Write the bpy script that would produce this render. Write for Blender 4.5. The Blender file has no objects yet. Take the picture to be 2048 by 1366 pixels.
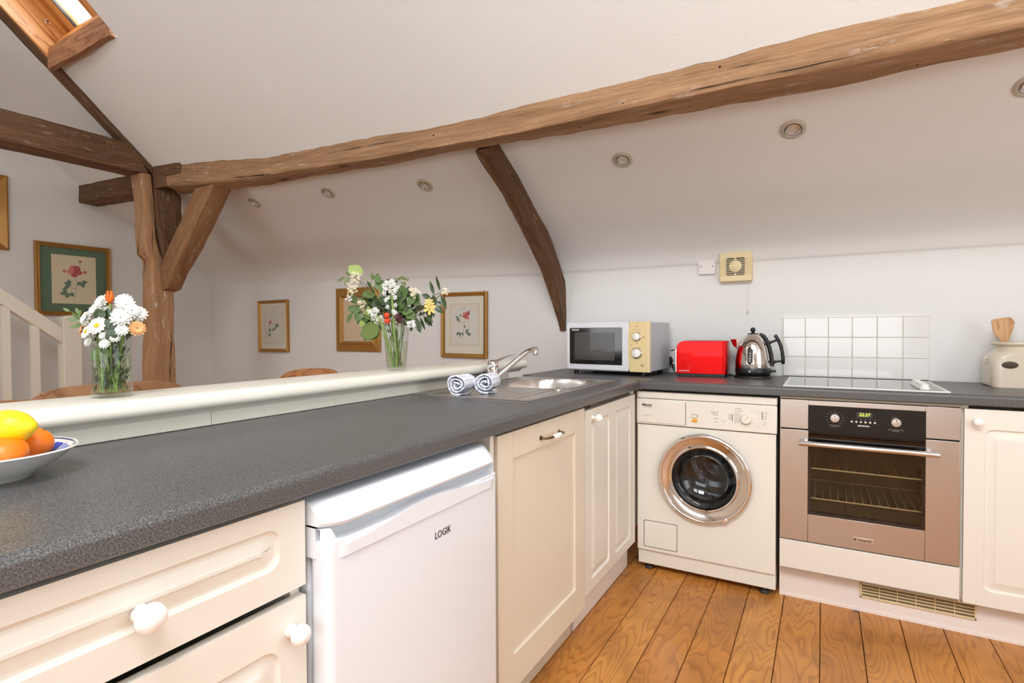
import bpy, bmesh, math, random
from mathutils import Vector, Matrix, noise, Quaternion
PI = math.pi
random.seed(7)
S = bpy.context.scene
COL = S.collection

# ---------------------------------------------------------------- camera
cam_d = bpy.data.cameras.new('camera'); cam = bpy.data.objects.new('camera', cam_d); COL.objects.link(cam)
S.camera = cam
cam_d.sensor_width = 36.0; cam_d.lens = 1082.6/2048*36.0; cam_d.clip_start = 0.02
YAW, PITCH, ROLL = -0.522145, -0.0191767, -0.00457166
fw = Vector((math.sin(YAW)*math.cos(PITCH), math.cos(YAW)*math.cos(PITCH), math.sin(PITCH)))
rt = Vector((math.cos(YAW), -math.sin(YAW), 0)); up = rt.cross(fw)
cr, sr = math.cos(ROLL), math.sin(ROLL)
r2 = rt*cr + up*sr; u2 = up*cr - rt*sr
cam.matrix_world = Matrix(((r2.x, u2.x, -fw.x, 0.75303), (r2.y, u2.y, -fw.y, -2.51993), (r2.z, u2.z, -fw.z, 1.14718), (0, 0, 0, 1)))

# ---------------------------------------------------------------- view, world
S.view_settings.view_transform = 'Standard'; S.view_settings.look = 'None'
S.view_settings.exposure = 0.07; S.view_settings.gamma = 1.0; S.view_settings.use_curve_mapping = False
try:
    S.cycles.use_denoising = True; S.cycles.denoiser = 'OPENIMAGEDENOISE'
    S.cycles.sample_clamp_indirect = 6.0; S.cycles.max_bounces = 10; S.cycles.diffuse_bounces = 6
    S.cycles.glossy_bounces = 5; S.cycles.transmission_bounces = 10; S.cycles.transparent_max_bounces = 12
    S.cycles.caustics_reflective = False; S.cycles.caustics_refractive = False
except Exception: pass
W = bpy.data.worlds.new('overcast_sky'); S.world = W; W.use_nodes = True
wb = W.node_tree.nodes['Background']; wb.inputs[0].default_value = (0.93, 0.97, 1.0, 1); wb.inputs[1].default_value = 3.0

def area(name, loc, direction, sx, sy, power, color=(1, 1, 1), spread=180):
    l = bpy.data.lights.new(name, 'AREA'); l.shape = 'RECTANGLE'; l.size = sx; l.size_y = sy; l.energy = power; l.color = color
    l.spread = math.radians(spread)
    o = bpy.data.objects.new(name, l); COL.objects.link(o); o.location = loc
    o.rotation_euler = Vector(direction).to_track_quat('-Z', 'Y').to_euler(); return o
DAY = (0.975, 0.985, 1.0)
# daylight entering through the openings of the opposite roof slope, the far wall and the right gable
area('daylight_rooflight', (0.6, -3.05, 3.17), (0, .67, -.74), 1.1, 1.0, 54, DAY)
area('daylight_rooflight', (1.8, -3.05, 3.17), (0, .67, -.74), 0.9, 1.0, 22, DAY)
area('daylight_rooflight', (-2.3, -3.05, 3.17), (0, .67, -.74), 0.9, 1.0, 10, DAY)
area('daylight_window', (0.5, -4.33, 1.35), (0, 1, .1), 2.2, 1.1, 12, DAY)
area('daylight_window', (-2.6, -4.33, 1.35), (0, 1, 0), 1.4, 1.1, 6, DAY)
area('daylight_window', (2.58, -1.6, 1.5), (-1, 0, 0), 1.4, 1.3, 6, DAY)
area('daylight_rooflight', (-2.96, -1.36, 3.42), (0, -.67, -.74), 0.5, 1.0, 12, DAY)

# ---------------------------------------------------------------- mesh builder
class MB:
    def __init__(s): s.v = []; s.f = []; s.uv = {}; s.mi = []; s.cur = 0
    def add(s, vs, fs, M=None):
        b = len(s.v)
        s.v += [tuple(M @ Vector(p)) if M else tuple(p) for p in vs]
        s.f += [tuple(b+i for i in f) for f in fs]; s.mi += [s.cur]*len(fs); return b
    def box(s, x0, y0, z0, x1, y1, z1, M=None):
        if x0 > x1: x0, x1 = x1, x0
        if y0 > y1: y0, y1 = y1, y0
        if z0 > z1: z0, z1 = z1, z0
        s.add([(x0,y0,z0),(x1,y0,z0),(x1,y1,z0),(x0,y1,z0),(x0,y0,z1),(x1,y0,z1),(x1,y1,z1),(x0,y1,z1)],
              [(0,3,2,1),(4,5,6,7),(0,1,5,4),(1,2,6,5),(2,3,7,6),(3,0,4,7)], M); return s
    def prism(s, pts, a, b, axis='y', M=None):
        n = len(pts)
        def P(p, t): return {'y': (p[0], t, p[1]), 'x': (t, p[0], p[1]), 'z': (p[0], p[1], t)}[axis]
        s.add([P(p, a) for p in pts]+[P(p, b) for p in pts],
              [tuple(range(n))[::-1], tuple(range(n, 2*n))]+[(i, (i+1) % n, n+(i+1) % n, n+i) for i in range(n)], M); return s
    def lathe(s, prof, seg=24, M=None, cap=True, arc=1.0):
        n = len(prof); vs = []; fs = []
        for k in range(seg):
            a = 2*PI*k/seg
            for r, h in prof: vs.append((r*math.cos(a), r*math.sin(a), h))
        for k in range(seg):
            k2 = (k+1) % seg
            for i in range(n-1): fs.append((k*n+i, k2*n+i, k2*n+i+1, k*n+i+1))
        if cap:
            if prof[0][0] > 1e-6: fs.append(tuple(k*n for k in range(seg))[::-1])
            if prof[-1][0] > 1e-6: fs.append(tuple(k*n+n-1 for k in range(seg)))
        s.add(vs, fs, M); return s
    def tube(s, pts, r, seg=10, M=None, cap=True, flat=1.0):
        pts = [Vector(p) for p in pts]; n = len(pts); vs = []; fs = []
        t0 = (pts[1]-pts[0]).normalized(); ref = Vector((0, 0, 1)) if abs(t0.z) < .9 else Vector((1, 0, 0))
        nrm = t0.cross(ref).normalized()
        for i, p in enumerate(pts):
            t = (pts[min(i+1, n-1)]-pts[max(i-1, 0)])
            t = t.normalized() if t.length > 1e-9 else t0
            nrm = (nrm - t*nrm.dot(t)).normalized(); bn = t.cross(nrm)
            rr = r[i] if isinstance(r, (list, tuple)) else r
            for k in range(seg):
                a = 2*PI*k/seg; vs.append(p + nrm*math.cos(a)*rr + bn*math.sin(a)*rr*flat)
        for i in range(n-1):
            for k in range(seg):
                k2 = (k+1) % seg; fs.append((i*seg+k, i*seg+k2, (i+1)*seg+k2, (i+1)*seg+k))
        if cap: fs += [tuple(range(seg))[::-1], tuple((n-1)*seg+k for k in range(seg))]
        s.add(vs, fs, M); return s
    def ball(s, c, r, seg=12, M=None, sc=(1, 1, 1)):
        ring = max(4, seg//2)
        prof = [(max(1e-5, math.sin(PI*i/ring))*r, -math.cos(PI*i/ring)*r) for i in range(ring+1)]
        T = Matrix.Translation(c) @ Matrix.Diagonal((*sc, 1))
        s.lathe(prof, seg, (M @ T) if M else T, cap=False); return s
    def grid(s, fn, nu, nv, M=None, keep=None):
        vs = [fn(i/nu, j/nv) for j in range(nv+1) for i in range(nu+1)]
        fs = [(j*(nu+1)+i, j*(nu+1)+i+1, (j+1)*(nu+1)+i+1, (j+1)*(nu+1)+i) for j in range(nv) for i in range(nu)
              if keep is None or keep(i, j)]
        s.add(vs, fs, M); return s
    def build(s, name, m, parent=None, smooth=False, bevel=0, seg=2, solid=0, recalc=True):
        me = bpy.data.meshes.new(name); me.from_pydata(s.v, [], s.f)
        if any(s.mi): me.polygons.foreach_set('material_index', s.mi)
        me.update()
        if recalc:
            bm = bmesh.new(); bm.from_mesh(me); bmesh.ops.recalc_face_normals(bm, faces=bm.faces); bm.to_mesh(me); bm.free()
        for mm in (m if isinstance(m, (list, tuple)) else [m]): me.materials.append(mm)
        if smooth: me.polygons.foreach_set('use_smooth', [True]*len(me.polygons))
        o = bpy.data.objects.new(name, me); COL.objects.link(o)
        if parent: o.parent = parent
        if solid:
            md = o.modifiers.new('solid', 'SOLIDIFY'); md.thickness = solid; md.offset = 0
        if bevel:
            md = o.modifiers.new('bevel', 'BEVEL'); md.width = bevel; md.segments = seg; md.limit_method = 'ANGLE'; md.angle_limit = math.radians(35)
            md.harden_normals = False
            for p in me.polygons: p.use_smooth = True
        if smooth or bevel:
            try: me.set_sharp_from_angle(angle=math.radians(40))
            except Exception: pass
        return o

def tag(o, label, cat, group=None):
    o['label'] = label; o['category'] = cat
    if group: o['group'] = group
    return o
def thing(name, label, cat, loc=(0, 0, 0), rz=0, group=None):
    o = bpy.data.objects.new(name, None); COL.objects.link(o); o.location = loc; o.rotation_euler = (0, 0, rz)
    o.empty_display_size = .05
    return tag(o, label, cat, group)
def struct(o): o['kind'] = 'structure'; return o
def T(x, y, z): return Matrix.Translation((x, y, z))
def RX(a): return Matrix.Rotation(a, 4, 'X')
def RY(a): return Matrix.Rotation(a, 4, 'Y')
def RZ(a): return Matrix.Rotation(a, 4, 'Z')
FRONT = RX(PI/2)          # lathe axis z -> -y (towards the viewer of a front)
def aim(loc, d, roll=0):  # local z along d
    return Matrix.Translation(loc) @ Vector(d).normalized().to_track_quat('Z', 'Y').to_matrix().to_4x4() @ RZ(roll)

def text(body, size, m, parent, loc, name='lettering', rot=(PI/2, 0, 0), align='CENTER', bold=0.0, ext=.0003, sx=1.0, shear=0.0):
    c = bpy.data.curves.new('txt', 'FONT'); c.body = body; c.size = size; c.align_x = align; c.align_y = 'CENTER'
    c.extrude = ext; c.offset = bold; c.shear = shear; c.resolution_u = 3
    t = bpy.data.objects.new('txt', c); COL.objects.link(t)
    dg = bpy.context.evaluated_depsgraph_get(); me = bpy.data.meshes.new_from_object(t.evaluated_get(dg))
    bpy.data.objects.remove(t); bpy.data.curves.remove(c)
    o = bpy.data.objects.new(name, me); COL.objects.link(o); me.materials.clear(); me.materials.append(m); me.name = name
    o.parent = parent; o.location = loc; o.rotation_euler = rot; o.scale = (sx, 1, 1); return o

# ---------------------------------------------------------------- materials
class NT:
    def __init__(s, name):
        s.m = bpy.data.materials.new(name); s.m.use_nodes = True; s.t = s.m.node_tree; s.b = s.t.nodes['Principled BSDF']
    def n(s, typ, **kw):
        nd = s.t.nodes.new(typ); ins = kw.pop('i', {})
        for k, v in kw.items(): setattr(nd, k, v)
        for k, v in ins.items(): s.set(nd.inputs[k], v)
        return nd
    def set(s, sock, v):
        if isinstance(v, bpy.types.NodeSocket): s.t.links.new(v, sock)
        else: sock.default_value = v
    def mth(s, op, a, b=None, c=None):
        nd = s.n('ShaderNodeMath', operation=op); s.set(nd.inputs[0], a)
        if b is not None: s.set(nd.inputs[1], b)
        if c is not None: s.set(nd.inputs[2], c)
        return nd.outputs[0]
    def mix(s, f, a, b, mode='MIX'):
        nd = s.n('ShaderNodeMix', data_type='RGBA', blend_type=mode); s.set(nd.inputs[0], f); s.set(nd.inputs[6], a); s.set(nd.inputs[7], b)
        return nd.outputs[2]
    def ramp(s, f, stops, interp='LINEAR'):
        nd = s.n('ShaderNodeValToRGB'); s.set(nd.inputs[0], f); cr = nd.color_ramp; cr.interpolation = interp
        while len(cr.elements) < len(stops): cr.elements.new(.5)
        for e, (p, c) in zip(cr.elements, stops):
            e.position = p; e.color = c if len(c) == 4 else (*c, 1)
        return nd.outputs[0]
    def noise(s, vec, scale, detail=4, rough=.55, dist=0):
        nd = s.n('ShaderNodeTexNoise'); s.set(nd.inputs['Vector'], vec); nd.inputs['Scale'].default_value = scale
        nd.inputs['Detail'].default_value = detail; nd.inputs['Roughness'].default_value = rough; nd.inputs['Distortion'].default_value = dist
        return nd.outputs[0]
    def coord(s, kind='Object'): return s.n('ShaderNodeTexCoord').outputs[kind]
    def mapping(s, vec, scale=(1, 1, 1), rot=(0, 0, 0), loc=(0, 0, 0)):
        nd = s.n('ShaderNodeMapping'); s.set(nd.inputs[0], vec); nd.inputs[1].default_value = loc; nd.inputs[2].default_value = rot; nd.inputs[3].default_value = scale
        return nd.outputs[0]
    def bump(s, h, strength=.3, dist=.002):
        nd = s.n('ShaderNodeBump'); s.set(nd.inputs['Height'], h); nd.inputs['Strength'].default_value = strength; nd.inputs['Distance'].default_value = dist
        s.t.links.new(nd.outputs[0], s.b.inputs['Normal'])
    def base(s, c): s.set(s.b.inputs['Base Color'], c if isinstance(c, bpy.types.NodeSocket) or len(c) == 4 else (*c, 1))
    def rough(s, v): s.set(s.b.inputs['Roughness'], v)
def L(r, g, b):  # sRGB 0-255 to linear
    f = lambda c: (c/255/12.92 if c/255 <= .04045 else ((c/255+.055)/1.055)**2.4)
    return (f(r), f(g), f(b), 1)
def plain(name, c, rough=.5, metal=0, coat=0, var=.04, nscale=30, bump=0, bscale=200, bdist=.0005, spec=.5, sss=0):
    m = NT(name); c = c if len(c) == 4 else (*c, 1)
    v = m.noise(m.coord(), nscale, 3)
    hi = tuple(min(1, x*(1+var)) for x in c[:3])+(1,); lo = tuple(x*(1-var) for x in c[:3])+(1,)
    m.base(m.mix(v, lo, hi)); m.rough(rough); m.b.inputs['Metallic'].default_value = metal
    m.b.inputs['Coat Weight'].default_value = coat; m.b.inputs['Specular IOR Level'].default_value = spec
    if sss:
        m.b.inputs['Subsurface Weight'].default_value = sss; m.b.inputs['Subsurface Radius'].default_value = (.01, .005, .003)
    if bump: m.bump(m.noise(m.coord(), bscale, 3), bump, bdist)
    return m.m

def plaster(name, c, bumpy=.25):
    m = NT(name); co = m.coord()
    v = m.noise(co, 1.3, 3); w = m.noise(co, 9, 5)
    col = m.mix(v, tuple(x*.965 for x in c[:3])+(1,), c); col = m.mix(m.mth('MULTIPLY', w, .06), col, tuple(x*.8 for x in c[:3])+(1,))
    m.base(col); m.rough(.85); m.b.inputs['Specular IOR Level'].default_value = .2
    m.bump(m.mth('ADD', m.mth('MULTIPLY', m.noise(co, 5, 3), 2.5), m.noise(co, 90, 4, .6)), bumpy, .004)
    return m.m

def old_wood(name, dark, mid, light, su=1.0, knots=True, white=0.0, rough=.75):
    m = NT(name); uv = m.coord('UV')
    a = m.mapping(uv, (1.1*su, 22*su, 1)); b = m.mapping(uv, (6, 140, 1)); p = m.mapping(uv, (1.6, 4.5, 1), loc=(3.1, 7.7, 0))
    g = m.noise(a, 1.0, 6, .6, 1.2); f = m.noise(b, 1.0, 5, .8); big = m.noise(p, 1.0, 4, .6)
    v = m.mth('ADD', m.mth('MULTIPLY', g, .5), m.mth('MULTIPLY', f, .5))
    col = m.ramp(v, [(.30, dark), (.47, mid), (.62, light), (.8, mid)])
    col = m.mix(m.ramp(big, [(.38, (0, 0, 0)), (.72, (1, 1, 1))]), col, m.mix(.5, col, dark))
    cr = m.noise(m.mapping(uv, (.9, 34, 1), loc=(9, 2, 0)), 1.0, 3, .5, .8)
    crk = m.ramp(cr, [(.30, (1, 1, 1)), (.335, (0, 0, 0))])
    crk = m.mth('MULTIPLY', crk, m.ramp(big, [(.4, (0, 0, 0)), (.5, (1, 1, 1))]))
    col = m.mix(crk, col, tuple(x*.25 for x in dark[:3])+(1,))
    h = v
    if knots:
        vo = m.n('ShaderNodeTexVoronoi', i={'Vector': m.mapping(uv, (1.7, 5.2, 1)), 'Scale': 1.0, 'Randomness': 1.0})
        k = m.ramp(vo.outputs[0], [(.03, (1, 1, 1)), (.11, (0, 0, 0))])
        kk = m.mth('MULTIPLY', k, m.mth('GREATER_THAN', m.n('ShaderNodeSeparateColor', i={0: vo.outputs[1]}).outputs[0], .55))
        col = m.mix(kk, col, tuple(x*.35 for x in dark[:3])+(1,))
        holes = m.n('ShaderNodeTexVoronoi', i={'Vector': m.mapping(uv, (14, 14, 1)), 'Scale': 1.0})
        hk = m.mth('MULTIPLY', m.mth('LESS_THAN', holes.outputs[0], .07), m.mth('GREATER_THAN', m.n('ShaderNodeSeparateColor', i={0: holes.outputs[1]}).outputs[0], .6))
        col = m.mix(hk, col, (.02, .012, .008, 1)); h = m.mth('SUBTRACT', h, m.mth('MULTIPLY', m.mth('ADD', hk, crk), .8))
    if white:
        w = m.noise(m.mapping(uv, (7, 26, 1), loc=(5, 5, 5)), 1.0, 5, .7)
        w2 = m.noise(m.mapping(uv, (2.0, 3, 1), loc=(1, 2, 3)), 1.0, 2)
        wm = m.mth('MULTIPLY', m.ramp(w, [(.58, (0, 0, 0)), (.66, (1, 1, 1))]), m.ramp(w2, [(.42, (0, 0, 0)), (.55, (1, 1, 1))]))
        col = m.mix(m.mth('MULTIPLY', wm, white), col, (.62, .57, .5, 1))
    m.base(col); m.rough(rough); m.b.inputs['Specular IOR Level'].default_value = .25
    m.bump(h, .6, .006); return m.m

def grain_wood(name, dark, mid, light, axis='x', rough=.45, k=1.0, coat=0, rot=0):
    m = NT(name); co = m.mapping(m.coord(), rot=(rot, 0, 0)); sc = {'x': (1.2, 11, 11), 'y': (11, 1.2, 11), 'z': (11, 11, 1.2)}[axis]
    a = m.mapping(co, tuple(x*k for x in sc)); n1 = m.noise(a, 1.0, 3, .5, .3)
    ring = m.mth('FRACT', m.mth('MULTIPLY', n1, 6)); fine = m.noise(m.mapping(co, tuple(x*k*7 for x in sc)), 1.0, 3)
    col = m.ramp(ring, [(0, mid), (.55, light), (.85, mid), (.95, dark), (1, mid)])
    col = m.mix(m.mth('MULTIPLY', fine, .35), col, dark)
    m.base(col); m.rough(rough); m.b.inputs['Coat Weight'].default_value = coat; m.bump(fine, .15, .0008); return m.m

M = {}
M['wall'] = plaster('white_plaster', (.772, .775, .760, 1))
M['ceiling'] = plaster('ceiling_plaster', (.80, .775, .755, 1))
M['beam'] = old_wood('old_oak', L(102, 78, 56), L(154, 118, 86), L(186, 150, 114), white=.4)
M['beam_dark'] = old_wood('dark_oak', L(62, 45, 32), L(104, 75, 53), L(138, 104, 74), white=.25)
M['post'] = old_wood('honey_oak', L(132, 98, 68), L(170, 130, 94), L(192, 154, 116), white=1.0)
M['brace'] = old_wood('orange_oak', L(100, 70, 46), L(142, 104, 72), L(166, 126, 90), white=.4)
M['pine'] = grain_wood('varnished_pine', L(176, 108, 52), L(226, 168, 104), L(240, 190, 128), 'y', .4, coat=.2, rot=math.radians(42.4), k=.8)
M['pine_sash'] = grain_wood('sash_pine', L(150, 88, 34), L(205, 140, 70), L(222, 160, 92), 'y', .4, coat=.2, rot=math.radians(42.4), k=.8)
M['sill_pine'] = grain_wood('aged_pine', L(108, 68, 42), L(150, 102, 66), L(172, 124, 86), 'x', .6, k=1.4)
M['chair'] = grain_wood('waxed_beech', L(120, 80, 50), L(156, 112, 76), L(170, 126, 90), 'x', .45, k=.9)
M['chair_side'] = grain_wood('golden_beech', L(134, 82, 42), L(178, 120, 68), L(192, 136, 82), 'x', .4, k=.9)
M['cream'] = plain('cream_foil', L(226, 222, 212), .42, var=.02, nscale=6, bump=.08, bscale=120, bdist=.0004)
M['cream_dw'] = plain('beige_foil', L(222, 212, 194), .45, var=.02, nscale=6)
M['plinth'] = plain('white_plinth', L(232, 224, 218), .5, var=.03, nscale=5)
M['plinth_beige'] = plain('beige_plinth', L(205, 196, 176), .6, var=.05)
M['gloss_white'] = plain('white_gloss_paint', L(240, 238, 226), .28, var=.03, nscale=8, coat=.3)
M['stair_white'] = plain('satin_white_paint', L(228, 222, 208), .4, var=.03, nscale=8)
M['ceramic'] = plain('white_ceramic', L(246, 243, 238), .12, coat=.5, var=.01)
M['fridge'] = plain('white_enamel', L(226, 231, 238), .3, var=.01, coat=.2)
M['fridge_grey'] = plain('pale_grey_plastic', L(196, 203, 210), .4, var=.02)
M['washer'] = plain('cream_enamel', L(230, 228, 218), .28, var=.01, coat=.3)
M['washer_panel'] = plain('warm_grey_plastic', L(226, 222, 212), .4, var=.01)
M['black'] = plain('black_plastic', L(18, 18, 19), .35, var=.1)
M['black_gloss'] = plain('black_glass', L(7, 7, 8), .06, coat=.6, var=.05)
M['dark_grey'] = plain('dark_grey', L(50, 48, 46), .5)
M['ink'] = plain('dark_print', L(45, 45, 48), .6)
M['ink_grey'] = plain('grey_print', L(150, 148, 146), .6)
M['ink_white'] = plain('white_print', L(225, 222, 215), .5)
M['chrome'] = plain('chrome', (.82, .82, .83, 1), .06, 1, var=.01)
M['satin'] = plain('satin_metal', (.72, .69, .66, 1), .28, 1, var=.03)
M['brass'] = plain('antique_brass', L(120, 100, 66), .35, 1, var=.1)
M['red'] = plain('red_metallic_lacquer', L(205, 6, 8), .3, .85, coat=.15, var=.05)
M['cream_plastic'] = plain('yellowed_plastic', L(222, 204, 160), .4, var=.03)
M['mw_white'] = plain('microwave_white', L(226, 227, 233), .35, var=.01, coat=.1)
M['mw_panel'] = plain('microwave_yellowed_panel', L(232, 210, 156), .4, var=.02)
M['mw_side'] = plain('microwave_grey_side', L(192, 192, 198), .5, var=.02)
M['mw_glass'] = plain('microwave_glass', L(16, 16, 16), .1, coat=.4)
M['mw_mesh'] = plain('microwave_mesh', L(62, 58, 55), .25, coat=.3, nscale=500, var=.2)
M['switch'] = plain('switch_white', L(226, 222, 220), .35, var=.01)
M['crock'] = plain('stone_glaze', L(212, 200, 180), .25, coat=.4, var=.05, nscale=8)
M['crock_badge'] = plain('brown_badge', L(62, 44, 26), .4)
M['spatula'] = grain_wood('beech_utensil', L(150, 105, 62), L(196, 150, 102), L(206, 164, 118), 'z', .6, k=3)
M['tile'] = plain('white_tile', L(226, 225, 222), .12, coat=.3, var=.02, nscale=5)
M['grout'] = plain('yellowed_grout', L(214, 206, 186), .8, var=.08)
M['hob_glass'] = plain('hob_glass', (.06, .06, .06, 1), .10, nscale=700, var=.35)
M['hob_trim'] = plain('hob_white_trim', L(222, 222, 216), .3)
M['lemon'] = plain('lemon_skin', L(246, 214, 14), .38, var=.08, nscale=18, bump=.5, bscale=230, bdist=.0012, sss=.1)
M['orange'] = plain('orange_skin', L(248, 128, 12), .38, var=.08, nscale=18, bump=.5, bscale=300, bdist=.0008, sss=.1)
M['lime_leaf'] = plain('green_skin', L(74, 110, 30), .4)
M['bowl'] = plain('white_china', L(232, 231, 226), .14, coat=.5, var=.01)
M['cobalt'] = plain('cobalt_glaze', L(52, 74, 190), .14, coat=.5, var=.3, nscale=60)
M['navy'] = plain('navy_line_glaze', L(40, 46, 120), .2, coat=.4)
M['gold'] = plain('antique_gilt', L(170, 124, 58), .38, .4, var=.25, nscale=40, bump=.3, bscale=90, bdist=.001)
M['gold_bright'] = plain('bright_gilt', L(200, 160, 88), .3, .6, var=.15, nscale=40)
M['gold_dark'] = plain('dark_gilt', L(94, 62, 30), .45, .3, var=.2, nscale=40)
M['mount_green'] = plain('green_mount', L(96, 118, 96), .9, var=.05)
M['paper'] = plain('aged_paper', L(214, 202, 172), .9, var=.04)
M['mount_cream'] = plain('cream_mount', L(214, 210, 194), .9, var=.02)
M['paper_grey'] = plain('grey_paper', L(208, 206, 196), .9, var=.02)
M['paper_tan'] = plain('tan_paper', L(206, 186, 156), .9, var=.03)
M['pink_line'] = plain('pink_wash', L(212, 186, 164), .9)
M['rose'] = plain('rose_pink', L(196, 104, 100), .9, var=.25, nscale=60)
M['rose2'] = plain('rose_pale', L(214, 140, 132), .9, var=.2, nscale=60)
M['rose3'] = plain('rose_deep', L(156, 62, 66), .9, var=.2, nscale=60)
M['print_leaf'] = plain('print_green', L(104, 126, 106), .9, var=.2, nscale=60)
M['print_stem'] = plain('print_stem', L(110, 96, 76), .9)
M['petal'] = plain('white_petal', L(228, 228, 222), .6, var=.03)
M['petal_cream'] = plain('cream_petal', L(226, 216, 186), .6, var=.08)
M['peach'] = plain('peach_petal', L(232, 172, 112), .6, var=.15)
M['tulip'] = plain('orange_petal', L(246, 110, 28), .5, var=.2, nscale=60, sss=.1)
M['yellow_petal'] = plain('yellow_petal', L(226, 196, 104), .5, var=.12)
M['eye'] = plain('yellow_eye', L(196, 186, 20), .7, var=.15, nscale=200)
M['leaf'] = plain('mid_green_leaf', L(88, 114, 60), .42, var=.3, nscale=40)
M['leaf_dark'] = plain('dark_green_leaf', L(44, 66, 26), .35, var=.35, nscale=40, coat=.2)
M['leaf_lime'] = plain('lime_leaf', L(152, 172, 98), .45, var=.15, nscale=40)
M['leaf_olive'] = plain('olive_leaf', L(92, 108, 44), .45, var=.3, nscale=40)
M['stem'] = plain('green_stem', L(132, 160, 74), .45, var=.2, nscale=30)
M['stem_dark'] = plain('brown_stem', L(92, 84, 44), .5, var=.3, nscale=30)
M['amber'] = plain('amber_button', L(232, 156, 44), .4)
M['berry'] = plain('red_berry', L(226, 62, 18), .25, var=.15, coat=.4)
M['plum'] = plain('plum_flower', L(72, 26, 34), .5, var=.3)
M['spot_rim'] = plain('white_metal_rim', L(190, 184, 168), .4, .2)
M['spot_bulb'] = plain('halogen_lens', L(214, 205, 190), .15, coat=.6)
def glass(name, c=(1, 1, 1, 1), rough=0.0, ior=1.45):
    m = NT(name); t = m.n('ShaderNodeBsdfTransparent'); v = m.noise(m.coord(), 12, 2)
    m.set(t.inputs[0], m.mix(v, c, tuple(x*.98 for x in c[:3])+(1,)))
    g = m.n('ShaderNodeBsdfGlossy'); g.inputs['Roughness'].default_value = rough; lw = m.n('ShaderNodeLayerWeight'); f_ = m.mth('MULTIPLY_ADD', m.mth('POWER', lw.outputs[1], 4.0), .55*(ior-1)/.5, .035*(ior-1)/.5)
    mx = m.n('ShaderNodeMixShader'); m.set(mx.inputs[0], f_); m.set(mx.inputs[1], t.outputs[0]); m.set(mx.inputs[2], g.outputs[0])
    m.t.links.new(mx.outputs[0], m.t.nodes['Material Output'].inputs[0]); m.t.nodes.remove(m.b); return m.m
M['glass'] = glass('clear_glass', (.965, .98, .97, 1), ior=1.5); M['water'] = glass('water', (.90, .92, .80, 1), ior=1.15)
M['pane'] = glass('window_glass', (1, 1, 1, 1), ior=1.05)
def steel(name, c, axis, rough=.3, aniso=.5, bw=.02):
    m = NT(name); co = m.coord(); sc = {'x': (2, 400, 400), 'z': (400, 400, 2), 'y': (400, 2, 400)}[axis]
    v = m.noise(m.mapping(co, sc), 1.0, 3); m.base(m.mix(v, tuple(x*.93 for x in c[:3])+(1,), c))
    m.rough(m.mth('ADD', rough-.05, m.mth('MULTIPLY', v, .1))); m.b.inputs['Metallic'].default_value = 1
    m.bump(v, bw, .0005); return m.m
M['steel'] = steel('brushed_steel', (.60, .555, .515, 1), 'x', .33)
M['sink_steel'] = steel('sink_steel', (.72, .70, .67, 1), 'y', .3)
M['kettle'] = plain('polished_steel', (.72, .69, .66, 1), .09, 1, var=.02)
def worktop_mat():
    m = NT('dark_grey_speckled_laminate'); co = m.coord()
    a = m.noise(co, 430, 3, .8); c = m.noise(co, 2.5, 3)
    col = m.ramp(a, [(.38, L(48, 48, 48)), (.49, L(82, 82, 82)), (.58, L(104, 104, 104)), (.68, L(142, 142, 140))])
    col = m.mix(m.mth('MULTIPLY', c, .25), col, L(72, 72, 74)); m.base(col); m.rough(.36)
    m.bump(m.noise(co, 350, 2), .12, .0006); return m.m
M['worktop'] = worktop_mat()
def floor_mat():
    m = NT('waxed_pine_boards'); co = m.coord(); sx = m.n('ShaderNodeSeparateXYZ', i={0: co})
    bi = m.mth('FLOOR', m.mth('DIVIDE', m.mth('ADD', sx.outputs[0], .068), .136))
    rnd = m.n('ShaderNodeTexWhiteNoise', noise_dimensions='1D', i={'W': bi}).outputs[0]
    v = m.n('ShaderNodeCombineXYZ', i={0: m.mth('MULTIPLY', sx.outputs[0], 8.5), 1: m.mth('MULTIPLY', sx.outputs[1], 1.5), 2: m.mth('MULTIPLY', rnd, 60)}).outputs[0]
    n1 = m.noise(v, 1.0, 2.0, .45, .25)
    ring = m.mth('FRACT', m.mth('MULTIPLY', n1, 17))
    line = m.ramp(ring, [(0, (0, 0, 0)), (.55, (.08, .08, .08)), (.86, (.75, .75, .75)), (.94, (1, 1, 1)), (1, (0, 0, 0))])
    v2 = m.n('ShaderNodeCombineXYZ', i={0: m.mth('MULTIPLY', sx.outputs[0], 160), 1: m.mth('MULTIPLY', sx.outputs[1], 5), 2: m.mth('MULTIPLY', rnd, 9)}).outputs[0]
    fine = m.noise(v2, 1.0, 3, .6); big = m.noise(co, 3.2, 4, .6)
    col = m.mix(m.mth('MULTIPLY', line, .6), m.mix(rnd, L(214, 150, 74), L(198, 130, 58)), L(136, 76, 26))
    col = m.mix(m.mth('MULTIPLY', fine, .35), col, L(150, 92, 40))
    col = m.mix(m.ramp(big, [(.45, (0, 0, 0)), (.75, (.55, .55, .55))]), col, L(104, 66, 34))
    kv = m.n('ShaderNodeCombineXYZ', i={0: m.mth('MULTIPLY', sx.outputs[0], 5.5), 1: m.mth('MULTIPLY', sx.outputs[1], 3.2), 2: m.mth('MULTIPLY', rnd, 30)}).outputs[0]
    vo = m.n('ShaderNodeTexVoronoi', i={'Vector': kv, 'Scale': 1.0}); k = m.ramp(vo.outputs[0], [(.035, (1, 1, 1)), (.09, (0, 0, 0))])
    kk = m.mth('MULTIPLY', k, m.mth('GREATER_THAN', m.n('ShaderNodeSeparateColor', i={0: vo.outputs[1]}).outputs[0], .62))
    col = m.mix(kk, col, L(74, 34, 14))
    m.base(col); m.rough(m.mth('ADD', .30, m.mth('MULTIPLY', big, .2))); m.bump(m.mth('SUBTRACT', m.mth('MULTIPLY', fine, .4), line), .12, .001); return m.m
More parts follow.
